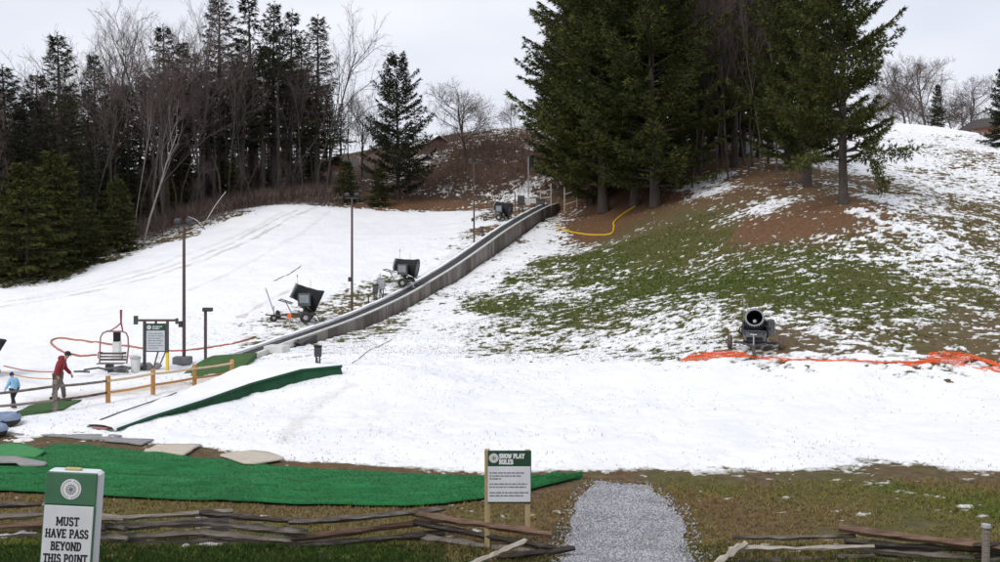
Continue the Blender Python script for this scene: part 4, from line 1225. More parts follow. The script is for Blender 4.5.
Fg = (fo[None] + (np.arange(N) * 6)[:, None, None]).reshape(-1, 3)
nyg, nug = 60, 24
yy = np.linspace(15.6, gy.max() - .1, nyg)[:, None]; tt = np.linspace(0, 1, nug)[None]
xl = np.interp(yy, gy, gxl) + .1 * noise2(yy * 1.7, yy * 0, 4); xr = np.interp(yy, gyr, gxr) + .12 * noise2(yy * 1.5, yy * 0 + 5, 4)
Xp = (xl + (xr - xl) * tt).ravel(); Yp = np.broadcast_to(yy, (nyg, nug)).ravel()
pm = np_mesh('gravel_path', np.stack([Xp, Yp, terrain(Xp, Yp) + .028], 1), grid_faces(nug, nyg), True)
gp = tag(link_mesh('gravel_path', pm, M_('gravel_bed', (.27, .265, .27), (.42, .415, .425), 14, .95, .6)), kind='structure')
gs = link_mesh('gravel', np_mesh('gravel', V.reshape(-1, 3), Fg), GRAVEL_A, gp); tag(gs, kind='stuff')

# ------------------------------------------------------------------ grass
def grass(name, label, xs, ys, h, n, mat, seed, w=.012, lean=.45, test=None, poke=False):
    rg = np.random.default_rng(seed)
    st = snow_t(xs, ys)
    k = st < rg.choice([.0, .0, .03, .06], len(st)) if poke else st < .0
    if test is not None: k &= test(xs, ys)
    xs, ys = xs[k], ys[k]; h = h[k]
    z = terrain(xs, ys)
    C = np.repeat(np.stack([xs, ys, z - .005], 1), n, 0) + np.c_[rg.normal(0, .025, (len(xs) * n, 2)), np.zeros(len(xs) * n)]
    N = len(C)
    d = np.c_[rg.normal(0, lean, (N, 2)), np.ones(N)]
    H = np.repeat(h, n)[:, None] * rg.uniform(.5, 1.2, (N, 1))
    wv = np.c_[rg.normal(0, 1, (N, 2)), np.zeros(N)]; wv /= np.linalg.norm(wv, axis=1)[:, None]; wv *= np.asarray(w)
    V = np.stack([C - wv, C + wv, C + d * H], 1).reshape(-1, 3)
    me = np_mesh(name, V, np.arange(N * 3).reshape(-1, 3)); add_attr(me, 'green', np.repeat(idw(C[:, 0], C[:, 1], GPX, GPY, GPC[0], 1.6), 3))
    return tag(link_mesh(name, me, mat), label, kind='stuff')
def grass_mat(name, a, b, c, sc):
    if True:
        m, n, l, bs = nodes_of(name)
        bs.inputs['Roughness'].default_value = .95; bs.inputs['Specular IOR Level'].default_value = .1
        g = n.new('ShaderNodeNewGeometry'); at = n.new('ShaderNodeAttribute'); at.attribute_name = 'green'
        nz = n.new('ShaderNodeTexNoise'); nz.inputs['Scale'].default_value = sc; nz.inputs['Detail'].default_value = 5
        l.new(g.outputs['Position'], nz.inputs['Vector'])
        m1 = n.new('ShaderNodeMath'); m1.operation = 'MULTIPLY_ADD'; m1.inputs[1].default_value = .45; l.new(g.outputs['Random Per Island'], m1.inputs[0]); l.new(at.outputs['Fac'], m1.inputs[2])
        m2 = n.new('ShaderNodeMath'); m2.operation = 'MULTIPLY_ADD'; m2.inputs[1].default_value = 1.6; l.new(nz.outputs['Fac'], m2.inputs[0]); l.new(m1.outputs[0], m2.inputs[2])
        mr = n.new('ShaderNodeMapRange'); mr.inputs['From Min'].default_value = 1.05; mr.inputs['From Max'].default_value = 1.95; l.new(m2.outputs[0], mr.inputs['Value'])
        rp = n.new('ShaderNodeValToRGB'); rp.color_ramp.elements[0].position = 0; rp.color_ramp.elements[0].color = (*b, 1); rp.color_ramp.elements[1].position = 1; rp.color_ramp.elements[1].color = (*a, 1)
        e = rp.color_ramp.elements.new(.5); e.color = (*c, 1)
        l.new(mr.outputs[0], rp.inputs['Fac']); l.new(rp.outputs['Color'], bs.inputs['Base Color'])
        return m
GR1 = grass_mat('short_winter_grass', (.105, .150, .024), (.240, .145, .072), (.235, .190, .066), .30)
GR2 = grass_mat('dark_green_grass', (.026, .056, .012), (.085, .075, .032), (.048, .066, .018), 1.2)
GR3 = grass_mat('hill_grass', (.048, .095, .014), (.185, .140, .055), (.120, .130, .032), .35)
rg = np.random.default_rng(101)
_t0 = [G(u, v) for u, v in [(-60,455),(75,447),(200,459),(300,469),(480,477),(582,477)]]
_b0 = [G(u, v) for u, v in [(-60,490),(100,498),(300,507),(445,506),(545,493),(582,479)]]
TXa = np.array([p.x for p in _t0]); TYa = np.array([p.y for p in _t0]); TXb = np.array([p.x for p in _b0]); TYb = np.array([p.y for p in _b0])
def off_turf(x, y):
    return ~((x < _b0[-1].x) & (y < np.interp(x, TXa, TYa) + .1) & (y > np.interp(x, TXb, TYb) - .05)) & ~in_path(x, y, -.15)
n = 60000
x = rg.uniform(-15, 15.5, n); y = 16 + 10.5 * rg.random(n) ** .9
dens = fbm(x, y, .5, 3, 111) + .35 * fbm(x, y, 2.5, 2, 113)
k = dens > -.6
x, y = x[k], y[k]
grass('grass', 'short brown and green winter grass below the snow', x, y, rg.uniform(.03, .085, len(x)) + .03 * np.clip(dens[k], 0, 1), 4, GR1, 1, .011, .8, lambda a, b: off_turf(a, b) & (b > 17.6) & (b < np.interp(a, FX, FY) - .55 - .9 * rg.random(len(a)) - np.where(a < 2, .8, 0)))
n = 26000
x = rg.uniform(-14, 14, n); y = rg.uniform(15.2, 18.9, n)
k = (x < -1) | (rg.random(n) < .35)
grass('dark_grass', 'dark green grass along the bottom fence', x[k], y[k], rg.uniform(.06, .15, k.sum()), 4, GR2, 2, .012, .6, off_turf)
n = 60000
x = rg.uniform(-4, 36, n); y = 34 + 44 * rg.random(n) ** 1.1
k = (np.abs(x) < .56 * y) & (conv_side(x, y) > 1.5) & (idw(x, y, GPX, GPY, GPC[0], 1.6) + .3 * fbm(x, y, .4, 3, 117) > .35)
grass('hillside_grass', 'short green grass showing between the snow patches on the hill', x[k], y[k], rg.uniform(.05, .13, k.sum()), 4, GR3, 3, .02, .7, None, True)

# blades, twigs and needles poking through the snow or lying on it
def specks(name, label, n, x0, x1, y0, y1, mat, seed, dens):
    rg = np.random.default_rng(seed)
    x = rg.uniform(x0, x1, n); y = y0 + (y1 - y0) * rg.random(n)
    k = (np.abs(x) < .56 * y) & (rg.random(n) < dens(x, y))
    x, y = x[k], y[k]; t = snow_t(x, y); k = t > .01; x, y, t = x[k], y[k], t[k]
    N = len(x); C = np.stack([x, y, terrain(x, y) + t + .0], 1)
    a = rg.uniform(0, 6.28, N); L = rg.uniform(.03, .10, N) * np.clip(y / 40, .6, 1.4)
    dv = np.stack([np.cos(a) * L, np.sin(a) * L, rg.uniform(.01, .07, N)], 1)
    w = np.stack([-np.sin(a), np.cos(a), np.zeros(N)], 1) * rg.uniform(.005, .012, N)[:, None] + np.array([0, 0, .006])
    V = np.stack([C - w, C + w, C + dv], 1).reshape(-1, 3)
    return tag(link_mesh(name, np_mesh(name, V, np.arange(N * 3).reshape(-1, 3)), mat), label, kind='stuff')
SPK = M_('dead_blades', (.07, .06, .03), (.19, .145, .085), 1.5, .95, island=.7)
def _dn(x, y):
    yf = np.interp(x, FX, FY); cl = fbm(x, y, .45, 3, 131)
    base_ = .04 + .8 * np.exp(-((y - 49) / 8) ** 2) + .6 * np.exp(-np.maximum(0, y - yf) / 2.0)
    return np.clip(base_ * np.clip(.55 + 1.3 * cl, 0, 1.6), 0, 1) * np.where(conv_side(x, y) < -1, .35, 1)
specks('dead_grass_blades', 'dead grass blades and twigs poking through the snow', 150000, -18, 36, 24, 70, SPK, 141, _dn)

# ------------------------------------------------------------------ the conveyor up the hill
def cpt(y, s, dz=0.0):
    return Vector((CX0 + CS * y + s * _cl, y, float(conv_z(y)) + dz))
Y0, Y1 = 44.8, 109.6
corg = cpt(Y0, 0, -.2)
conv = thing('conveyor_lift', 'long uphill conveyor lift with a dark belt and grey panelled side wall', 'conveyor', corg)
ys = np.arange(Y0, Y1 + .01, .9)
def strip(name, s0, s1, z0, z1, mat, wob=0.0):
    m = MB(corg); vs = []; fs = []
    for i, y in enumerate(ys):
        w = wob * math.sin(y * 1.7) + wob * .6 * math.sin(y * 4.1)
        vs += [cpt(y, s0, z0), cpt(y, s1, z0), cpt(y, s1, z1 + w), cpt(y, s0, z1 + w)]
    for i in range(len(ys) - 1):
        for k in range(4):
            a = i * 4 + k; b = i * 4 + (k + 1) % 4
            fs.append((a, b, b + 4, a + 4))
    fs += [(3, 2, 1, 0), tuple(len(vs) - 4 + k for k in range(4))]
    m.poly(vs, fs)
    return m.build(name, mat, conv)
bl = strip('belt', -.37, .37, -.12, .0, BELT)
strip('curb', -.60, -.385, -.2, .11, SNOWCAP, .015)
strip('curb', .385, .585, -.2, .10, CURB)
m = MB(corg)                       # cross ribs of the belt
for y in np.arange(Y0 + .2, Y1, .6):
    a, b = cpt(y, -.36, .012), cpt(y, .36, .012)
    m.tube([a, b], .012, 4)
rb = m.build('belt_ribs', STEEL_DARK, bl); tag(rb, kind='stuff')
rgp = random.Random(8)
y = 48.6
while y < Y1 - .8:
    L = 1.12
    a0, a1 = y + .02, y + L - .02
    j = rgp.uniform(0, .02)
    m = MB(corg)
    vs = []
    for yy in (a0, a1):
        gz_ = min(TZ(cpt(yy, .75).x, yy), TZ(cpt(yy, 1.1).x, yy)) - .10
        for s, top in ((.595 + j, True), (.640 + j, True)):
            p = cpt(yy, s, .055); q = p.copy(); q.z = min(gz_, p.z - .15)
            vs += [p, q]
    # vs: a0 inner top,bottom ; outer top,bottom ; a1 ...
    m.poly(vs, [(0, 2, 6, 4), (1, 5, 7, 3), (2, 3, 7, 6), (0, 4, 5, 1), (0, 1, 3, 2), (4, 6, 7, 5)])
    m.build('side_panel', PANEL, conv)
    y += L
for yy in (48.5, 59.8, 71.1, 82.3, 93.5, 104.7):      # posts of the side wall
    p = cpt(yy, .69, .02)
    m = MB(corg); m.box((p.x, p.y, p.z - .45), (.09, .09, 1.1)); m.build('wall_post', PANEL, conv)
p = cpt(48.2, .62, 0)
m = MB(corg); m.poly([p, cpt(50.6, .68, .0), cpt(50.6, .68, -.75), cpt(49.0, .72, -.6), cpt(48.2, .95, -.05), cpt(50.6, .9, -.75)], [(0, 4, 3), (0, 3, 2, 1), (4, 5, 3), (3, 5, 2), (0, 1, 4)])
m.build('end_plate', STEEL_DARK, conv)
p = cpt(46.2, .55, .10)
m = MB(corg); m.box((p.x + .25, p.y, p.z - .05), (.95, .8, .34), Matrix.Rotation(math.atan(-CS), 3, 'Z'), .03); m.build('motor_cover', BUCKET, conv)

# ramps at the foot
def ramp_thing(name, label, near, far, mat, thick=.25):
    A = [G(*q) for q in near]; B = [P(*q) for q in far]
    o = A[0]
    r = thing(name, label, 'ramp', o)
    n = 10; vs = []; fs = []
    for i in range(n + 1):
        t = i / n
        l = A[0].lerp(B[0], t); rr = A[1].lerp(B[1], t)
        s = math.sin(t * math.pi / 2)
        for q, a, b in ((l, A[0], B[0]), (rr, A[1], B[1])):
            z = a.z + .03 + (b.z - a.z) * s
            vs.append(Vector((q.x, q.y, z)))
        for q in (l, rr):
            vs.append(Vector((q.x, q.y, TZ(q.x, q.y) - .2)))
    top = []; side = []
    for i in range(n):
        b = i * 4
        top.append((b, b + 1, b + 5, b + 4))
        side += [(b, b + 4, b + 6, b + 2), (b + 1, b + 3, b + 7, b + 5)]
    e = n * 4
    side += [(e, e + 1, e + 3, e + 2), (0, 2, 3, 1)]
    m = MB(o); m.poly(vs, top); m.build('top', mat, r, True)
    m = MB(o); m.poly(vs, side); m.build('side', mat, r)
    return r
ramp_thing('boarding_ramp', 'green turf covered ramp up to the foot of the conveyor', ((180, 377), (238, 376.5)), ((214, 356, 43.6), (257, 353.2, 44.7)), TURF_OLIVE)
RB = [(116, 433.5), (150, 424.5), (200, 411.5), (250, 397), (300, 385.5), (341, 378)]
RT = [(116, 432.8), (150, 420.5), (200, 404.5), (250, 387), (300, 373.2), (341, 369)]
LB = [(85, 432), (118, 422), (165, 408), (205, 393), (240, 379.5), (268, 370)]
rp = [G(*q) for q in RB]; lp = [G(*q) for q in LB]
rt = []
for b, (u, v), (u2, v2) in zip(rp, RB, RT):
    rt.append(Vector((b.x, b.y, b.z + .05 + (v - v2) / FPX * b.y)))
lt = [Vector((q.x, q.y, q.z + .06 + .9 * (t.z - b.z - .05))) for q, t, b in zip(lp, rt, rp)]
o = rp[0]
lane = thing('walkway_ramp', 'raised snow covered lane with a green turf side in front of the wooden fence', 'ramp', o)
def dens(Ls, n=6):
    out = []
    for a, b in zip(Ls[:-1], Ls[1:]):
        for i in range(n): out.append(a.lerp(b, i / n))
    return out + [Ls[-1]]
rt, lt, rp, lp = dens(rt), dens(lt), dens(rp), dens(lp)
m = MB(o); vs = []; fs = []
K = 9
for i, (a, b) in enumerate(zip(lt, rt)):
    for k in range(K):
        t = k / (K - 1); q = a.lerp(b, t)
        q.z += .13 + .05 * float(noise2(q.x * .9, q.y * .9, 3)) + .02 * float(noise2(q.x * 4, q.y * 4, 4)) - (.13 if k in (0, K - 1) else 0)
        vs.append(q)
for i in range(len(lt) - 1):
    for k in range(K - 1):
        fs.append((i * K + k, i * K + k + 1, (i + 1) * K + k + 1, (i + 1) * K + k))
m.poly(vs, fs); m.build('snow_cover', SNOWM, lane, True)
m = MB(o); vs = []; fs = []
for a, b, c, d in zip(rt, rp, lt, lp):
    out = Vector((.10, -.04, 0))
    rag = .05 * float(noise2(a.y * 3.1, a.x, 8))
    vs += [a + Vector((0, 0, .015)), Vector((b.x, b.y, b.z - .2)) + out + Vector((rag, -abs(rag), 0)), Vector((c.x, c.y, c.z + .01)), Vector((d.x, d.y, d.z - .2)) - out]
for i in range(len(rt) - 1):
    b = i * 4; fs += [(b, b + 1, b + 5, b + 4), (b + 2, b + 6, b + 7, b + 3)]
e = (len(rt) - 1) * 4; fs.append((e, e + 1, e + 3, e + 2)); fs.append((0, 2, 3, 1))
m.poly(vs, fs); m.build('turf_side', TURF_DEEP, lane)
m = MB(o); m.tube([q + Vector((.05, 0, .05)) for q in rt], [.05] * len(rt), 6); m.build('edge_roll', TURF_DEEP, lane, True)
m = MB(o); m.tube([lt[i].lerp(rt[i], .12) + Vector((0, 0, .16)) for i in range(2, 14)], .022, 5); m.build('edge_board', STEEL_DARK, lane)
m = MB(o); q = lt[0].lerp(rt[0], .5); m.box((q.x, q.y + .1, q.z + .06), (.55, .22, .05), Matrix.Rotation(R(-20), 3, 'Z'), .01); m.build('end_roller', HOOP_PAINT, lane)

# ------------------------------------------------------------------ the wooden rail fence
FP = [(55, 416, 384), (108, 406.5, 380), (153, 398, 373), (194.5, 388.5, 367), (232, 381, 361.5)]
fb = [GS(u, v) for u, v, t in FP]
fence = thing('rail_fence', 'orange wooden two rail fence along the walkway beside the man in red', 'fence', fb[0])
ft = []
for p, (u, v, t) in zip(fb, FP):
    h = (v - t) / FPX * p.y
    ft.append(h)
    m = MB(fb[0]); m.box((p.x, p.y, p.z + h / 2 - .12), (.13, .13, h + .24), None, .012)
    po = m.build('post', WOOD_OLD if u == 55 else WOOD_ORANGE, fence)
    if u == 55: po['label'] = 'weathered grey post at the left end'
def frail(a, b, mat, r=.045):
    m = MB(fb[0]); k = 6
    m.tube([a.lerp(b, i / (k - 1)) + Vector((0, 0, -.02 * math.sin(math.pi * i / (k - 1)))) for i in range(k)], r, 6)
    m.build('rail', mat, fence, True)
up = Vector((0, 0, 1)); tw = Vector((0, -.09, 0))
PALE_RAIL = M_('pale_rail_wood', (.55, .40, .25), (.66, .52, .36), 3, .8)
for i in range(4):
    frail(fb[i] + up * (ft[i] * .82) + tw, fb[i + 1] + up * (ft[i + 1] * .82) + tw, PALE_RAIL if i else WOOD_OLD)
    frail(fb[i] + up * (ft[i] * .38) + tw, fb[i + 1] + up * (ft[i + 1] * .38) + tw, WOOD_ORANGE if i else WOOD_OLD)
lft = GS(-30, 424)
frail(lft + up * .72, fb[0] + up * (ft[0] * .82) + tw, WOOD_OLD); frail(lft + up * .34, fb[0] + up * (ft[0] * .38) + tw, WOOD_OLD)

# ------------------------------------------------------------------ lamp posts
def lamp_post(u, vb, vt, label, armw=.85, heads=2, box=True, r=.075):
    b = GS(u, vb); d = b.y; h = (vb - vt) / FPX * d
    o = thing('lamp_post', label, 'lamp post', b, 0, None)
    m = MB(); m.tube([(0, 0, -.25), (0, 0, h * .5), (0, 0, h)], [r, r * .92, r * .82], 10); m.build('pole', POLE_BROWN, o, True)
    m = MB(); m.box((0, 0, h + .04), (armw, .09, .08), None, .01); m.build('crossarm', STEEL_DARK, o)
    for i in range(heads):
        sx_ = (-armw / 2 + .12) if i == 0 else armw / 2 - .12
        m = MB(); m.M = Matrix.Translation((sx_, -.06, h + .24)) @ Matrix.Rotation(R(35), 4, 'X')
        m.box((0, 0, 0), (.26, .16, .20), None, .03); hd = m.build('lamp_head', STEEL_DARK, o)
        m2 = MB(); m2.M = m.M; m2.box((0, -.085, 0), (.20, .02, .14)); m2.build('lens', GLASS, hd)
    if box:
        m = MB(); m.box((-.14, -.02, h * .29), (.16, .14, .26), None, .01); m.build('switch_box', STEEL_DARK, o)
    return o, h
lp1, h1 = lamp_post(184, 365.5, 228, 'tall brown lamp post beside the information board', .75)
m = MB(); m.box((-.05, -.05, .16), (.75, .5, .34), None, .04); m.build('footing', M_('footing_concrete', (.13, .13, .135), (.20, .20, .20), 4, .9, .3), lp1)
lamp_post(352, 312.5, 199, 'tall brown lamp post beside the conveyor between two snow guns', .8, 2)
lamp_post(474, 244.5, 165, 'farthest tall lamp post near the upper end of the conveyor', .85, 2)
b = GS(205.5, 362); h = 51 / FPX * b.y
o = thing('light_post', 'short brown post with a square lamp head left of the conveyor foot', 'lamp post', b)
m = MB(); m.box((0, 0, h / 2 - .1), (.11, .11, h + .2), None, .01); m.build('pole', POLE_BROWN, o)
m = MB(); m.box((.10, -.02, h + .02), (.42, .26, .17), None, .02); hd = m.build('lamp_head', STEEL_DARK, o)
m = MB(); m.box((.16, -.152, h + .01), (.26, .02, .10)); m.build('lens', GLASS, hd)

# ------------------------------------------------------------------ fan snow guns
def torus_prof(R0, r, n=10):
    return [(R0 + r * math.cos(2 * math.pi * k / n), r * math.sin(2 * math.pi * k / n)) for k in range(n)]
RING = M_('dull_ring_steel', (.20, .205, .21), (.30, .305, .31), 5, .6)
def snow_gun(loc, rz, pitch, label, lift=.95, sc=1.0, tyre=RUBBER, hood=True, turn=0.0, side=-1):
    """local +y is the direction of the jet"""
    o = thing('snow_gun', label, 'snow gun', loc, rz, 'fan snow guns on the hill')
    o.scale = (sc, sc, sc)
    X90 = Matrix.Rotation(R(90), 3, 'X'); Y90 = Matrix.Rotation(R(90), 3, 'Y')
    # chassis
    m = MB()
    m.tube([(-.82, -.15, .27), (.82, -.15, .27)], .05, 8)
    m.tube([(-.42, -.55, .33), (-.42, .7, .33), (0, 1.35, .30)], .04, 6)
    m.tube([(.42, -.55, .33), (.42, .7, .33), (0, 1.35, .30)], .04, 6)
    m.tube([(-.42, -.55, .33), (.42, -.55, .33)], .04, 6)
    m.tube([(0, 1.3, .30), (0, 1.85, .34)], .035, 6)
    m.box((0, -.1, .37), (.9, .75, .05))
    m.build('chassis', STEEL_DARK, o)
    for s in (-1, 1):
        w = MB(); w.lathe(torus_prof(.19, .095), 20, (s * .98, -.15, .27), Y90, True)
        ww = w.build('wheel', tyre, o, True)
        w = MB(); w.lathe([(0, -.05), (.13, -.05), (.15, -.02), (.15, .05), (.05, .07), (0, .07)], 14, (s * .98, -.15, .27), Y90); w.build('rim', STEEL, ww, True)
    w = MB(); w.lathe(torus_prof(.13, .06), 16, (0, 1.45, .17), Y90, True); jw = w.build('jockey_wheel', tyre, o, True)
    w = MB(); w.tube([(0, 1.45, .17), (0, 1.45, .75)], .025, 6); w.tube([(-.12, 1.45, .75), (.12, 1.45, .75)], .018, 6); w.build('jack', STEEL, jw)
    # stabiliser feet
    for s in (-1, 1):
        m = MB(); m.tube([(s * .42, -.5, .33), (s * .62, -.72, .10), (s * .62, -.72, .0)], .025, 5); m.box((s * .62, -.72, .01), (.18, .18, .03)); m.build('outrigger', STEEL, o)
    # column and yoke
    m = MB(); m.tube([(0, -.05, .36), (0, -.05, lift - .32)], [.12, .09], 10); m.box((0, -.05, lift - .30), (.84, .16, .09)); 
    for s in (-1, 1): m.box((s * .46, -.05, lift - .06), (.06, .15, .60))
    m.build('yoke', STEEL_DARK, o)
    # barrel, tilted about the yoke
    Mb = Matrix.Translation((0, -.05, lift + .15)) @ Matrix.Rotation(R(turn), 4, 'Z') @ Matrix.Rotation(R(pitch), 4, 'X') @ Matrix.Rotation(R(-90), 4, 'X')   # local z -> +y
    m = MB(); m.M = Mb
    m.lathe([(.44, -.70), (.56, -.78), (.57, -.72), (.48, -.45), (.44, -.1), (.42, .0), (.42, .03), (.405, .04), (.39, .35), (.35, .58), (.325, .58), (.33, .3), (.38, -.1), (.44, -.70)], 28)
    br = m.build('barrel', BLACK_MET, o, True)
    m = MB(); m.M = Mb; m.lathe(torus_prof(.335, .034), 28, (0, 0, .60), None, True); m.build('nozzle_ring', RING, br, True)
    m = MB(); m.M = Mb
    for k in range(24):
        a = 2 * math.pi * k / 24; c, s_ = math.cos(a), math.sin(a)
        m.tube([(c * .375, s_ * .375, .50), (c * .36, s_ * .36, .66)], .014, 5)
    tag(m.build('nozzles', RING, br), kind='stuff')
    m = MB(); m.M = Mb
    m.lathe([(0, .26), (.07, .24), (.10, .12), (.10, -.3), (0, -.3)], 12)
    m.build('motor_hub', STEEL, br, True)
    m = MB(); m.M = Mb
    for k in range(6):
        a = 2 * math.pi * k / 6
        m.box((math.cos(a) * .21, math.sin(a) * .21, .05), (.26, .012, .14), Matrix.Rotation(a, 3, 'Z') @ Matrix.Rotation(R(35), 3, 'X'))
    tag(m.build('fan_blades', BLACK_MET, br), kind='stuff')
    m = MB(); m.M = Mb
    for rr in (.16, .28, .40): m.lathe(torus_prof(rr, .008, 5), 20, (0, 0, -.76), None, True)
    for k in range(6):
        a = math.pi * k / 6; m.tube([(math.cos(a) * .55, math.sin(a) * .55, -.77), (-math.cos(a) * .55, -math.sin(a) * .55, -.77)], .008, 4)
    m.build('intake_grille', STEEL, br)
    # water ring hoses and fairing
    for s in (-1, 1):
        m = MB(); m.tube([(s * .40, -.3, .45), (s * .62, .0, .7), (s * .56, .3, lift), (s * .36, .25, lift + .1)], .03, 6); m.build('supply_hose', RUBBER, o, True)
    if hood:
        m = MB(); m.poly([(-.42, .42, .40), (.42, .42, .40), (.46, .30, .72), (-.46, .30, .72), (-.42, -.1, .40), (.42, -.1, .40), (.46, -.1, .74), (-.46, -.1, .74)],
                         [(0, 1, 2, 3), (1, 5, 6, 2), (4, 0, 3, 7), (3, 2, 6, 7), (5, 4, 7, 6), (0, 4, 5, 1)])
        hd = m.build('compressor_hood', CAB_GREY, o)
        m = MB(); m.box((0, .445, .49), (.62, .02, .11)); m.build('vent', BLACK_MET, hd)
    c = MB(); c.box((side * .62, -.06, lift - .02), (.24, .60, .62), None, .02); cb = c.build('control_cabinet', CAB_GREY, o)
    c = MB(); c.box((side * .752, -.06, lift + .02), (.02, .46, .40), None, .006); c.build('cabinet_door', M_('cabinet_door_grey', (.20, .22, .24), (.27, .29, .31), 3, .5), cb)
    m = MB(); m.tube([(-side * .40, .35, lift + .3), (-side * .40, .35, lift + 1.05)], .012, 5); m.box((-side * .40, .35, lift + 1.08), (.06, .06, .12)); m.build('antenna', STEEL, o)
    m = MB(); m.tube([(.3, -.3, lift + .5), (.3, -.3, lift + .9)], .012, 5); m.build('beacon_rod', STEEL, o)
    m = MB(); m.tube([(-.34, .55, lift - .25), (-.42, 1.15, lift - .05), (-.38, 1.2, lift - .05)], .028, 5); m.tube([(.34, .55, lift - .25), (.42, 1.15, lift - .05), (-.42, 1.15, lift - .05)], .028, 5); m.tube([(0, .6, .4), (.0, .9, lift - .1)], .022, 5)
    m.build('tow_handle', STEEL_DARK, o)
    return o
g = GS(755, 350.5); ang = math.atan2(g.x, g.y)
snow_gun(g, math.pi - ang - R(2), 26, 'black fan snow gun facing the camera on the patchy grass behind orange netting', .90, 1.02, TYRE_MUD)
snow_gun(GS(304, 322.5), R(97), 24, 'black fan snow gun with grey cabinet left of the lamp post beside the conveyor', 1.12, 1.12, RUBBER, False)
snow_gun(GS(404, 288.5), R(82), 10, 'black fan snow gun halfway up the hill beyond the valve boxes', 1.05, 1.12, RUBBER, False)
snow_gun(GS(501, 221), R(70), 16, 'small looking black fan snow gun near the upper end of the conveyor', 1.0, 1.1, RUBBER, False)
snow_gun(GS(-22, 379), R(112), 30, 'black fan snow gun cut off by the left edge of the picture', 1.1, 1.05, RUBBER, False)
# leaning drag pole with wheel left of the first gun
p0 = GS(276, 320); p1 = P(265.5, 288, p0.y)
o = thing('leaning_pole', 'thin grey pole leaning left with a black wheel at its foot', 'pole', p0)
m = MB(p0); m.tube([p0 + up * .05, p1], .035, 6); m.build('shaft', STEEL, o)
m = MB(p0); m.lathe(torus_prof(.17, .09), 18, p0 + Vector((.12, 0, .25)), Matrix.Rotation(R(75), 3, 'Y'), True); w = m.build('wheel', RUBBER, o, True)
m = MB(p0); m.lathe([(0, -.05), (.11, -.05), (.11, .05), (0, .05)], 12, p0 + Vector((.12, 0, .25)), Matrix.Rotation(R(75), 3, 'Y')); m.build('rim', STEEL, w)
# orange marker
p0 = GS(289.5, 330); o = thing('marker_post', 'short post with an orange flag at the wheels of the nearest hill gun', 'marker', p0)
m = MB(p0); m.tube([p0 - up * .1, p0 + up * .85], .03, 6); m.build('stake', WOOD_PALE, o)
m = MB(p0); m.box(p0 + Vector((0, -.02, .72)), (.20, .05, .26), Matrix.Rotation(R(12), 3, 'Y'), .012); m.build('flag', ORANGE_NET, o)
# valve boxes
def pedestal(u, v, hpx, wpx, label, mat=STEEL, cap=STEEL_DARK):
    p = GS(u, v); h = hpx / FPX * p.y; w = wpx / FPX * p.y
    o = thing('hydrant_box', label, 'valve box', p)
    m = MB(); m.tube([(-w * .25, 0, -.2), (-w * .25, 0, h * .6)], .04, 6); m.tube([(w * .25, 0, -.2), (w * .25, 0, h * .6)], .04, 6); m.build('legs', STEEL_DARK, o)
    m = MB(); m.box((0, 0, h * .72), (w, w * .7, h * .5), None, .02); bx = m.build('housing', mat, o)
    m = MB(); m.box((0, 0, h + .015), (w * 1.12, w * .8, .06), None, .012); m.build('lid', cap, bx)
    m = MB(); m.tube([(0, -w * .35, h * .4), (0, -w * .8, h * .35), (w * .3, -w * .9, -.02)], .035, 6); m.build('outlet_pipe', STEEL_DARK, o)
pedestal(381.5, 299, 20, 6.5, 'taller grey valve box on legs beside the conveyor', STEEL, STEEL)
pedestal(375.5, 300.5, 15, 5.5, 'shorter dark valve box just left of the taller grey one', CAB_GREY, BLACK_MET)
pedestal(318, 367, 19, 7, 'dark valve box standing in the snow below the conveyor wall', STEEL_DARK, BLACK_MET)
pedestal(482, 236, 9, 4, 'small valve box on the snow beside the upper conveyor', CAB_GREY, BLACK_MET)
p0 = GS(368.5, 304); tube_thing('stake', 'short dark stake between the lamp post and the valve boxes', 'stake', [p0 - up * .1, p0 + up * .55], .05, STEEL_DARK, 6)
p0 = GS(358.5, 302); tube_thing('bent_pipe', 'thin bent pipe rising from the snow right of the lamp post', 'pipe', [p0 - up * .1, p0 + Vector((.1, 0, .25)), p0 + Vector((.12, 0, .6)), p0 + Vector((.02, 0, .95))], .022, STEEL, 6)

# ------------------------------------------------------------------ conveyor top: gates, signal, boxes
def gate(u, v, vt, u2, v2, vt2, label, n=3, depth=None):
    a = P(u, v, depth); b = P(u2, v2, depth)
    a.z = min(a.z, ST(a.x, a.y) + .1); b.z = min(b.z, ST(b.x, b.y) + .1)
    o = thing('safety_gate', label, 'gate', a)
    za, zb = CAM_H - (vt - HOR) / FPX * depth, CAM_H - (vt2 - HOR) / FPX * depth
    for q, zt in ((a, za), (b, zb)):
        m = MB(a); m.tube([q - up * .3, Vector((q.x, q.y, zt))], .06, 6); m.build('post', CURB, o)
    for i in range(n):
        t = (i + .6) / (n + .3)
        m = MB(a); m.tube([Vector((a.x, a.y - .05, a.z + (za - a.z) * t)), Vector((b.x, b.y - .05, b.z + (zb - b.z) * t))], .045, 5); m.build('rail', CURB, o)
gate(540.5, 206, 190, 551, 204, 183.5, 'pale rail gate left of the conveyor head', 3, 108)
gate(564.5, 205, 187.5, 577, 207, 183, 'pale post gate with low rails right of the conveyor head', 2, 107)
p = GD(528.5, 106); p = Vector((p.x, p.y, ST(p.x, p.y)))
hh = CAM_H - (157 - HOR) / FPX * p.y - p.z
o = thing('signal_post', 'grey post with a black signal box above the conveyor head', 'signal', p)
m = MB(); m.tube([(0, 0, -.3), (0, 0, hh)], .06, 8); m.build('pole', STEEL, o)
m = MB(); m.box((.30, -.1, hh - .55), (.42, .35, 1.0), None, .03); bx = m.build('signal_head', BLACK_MET, o)
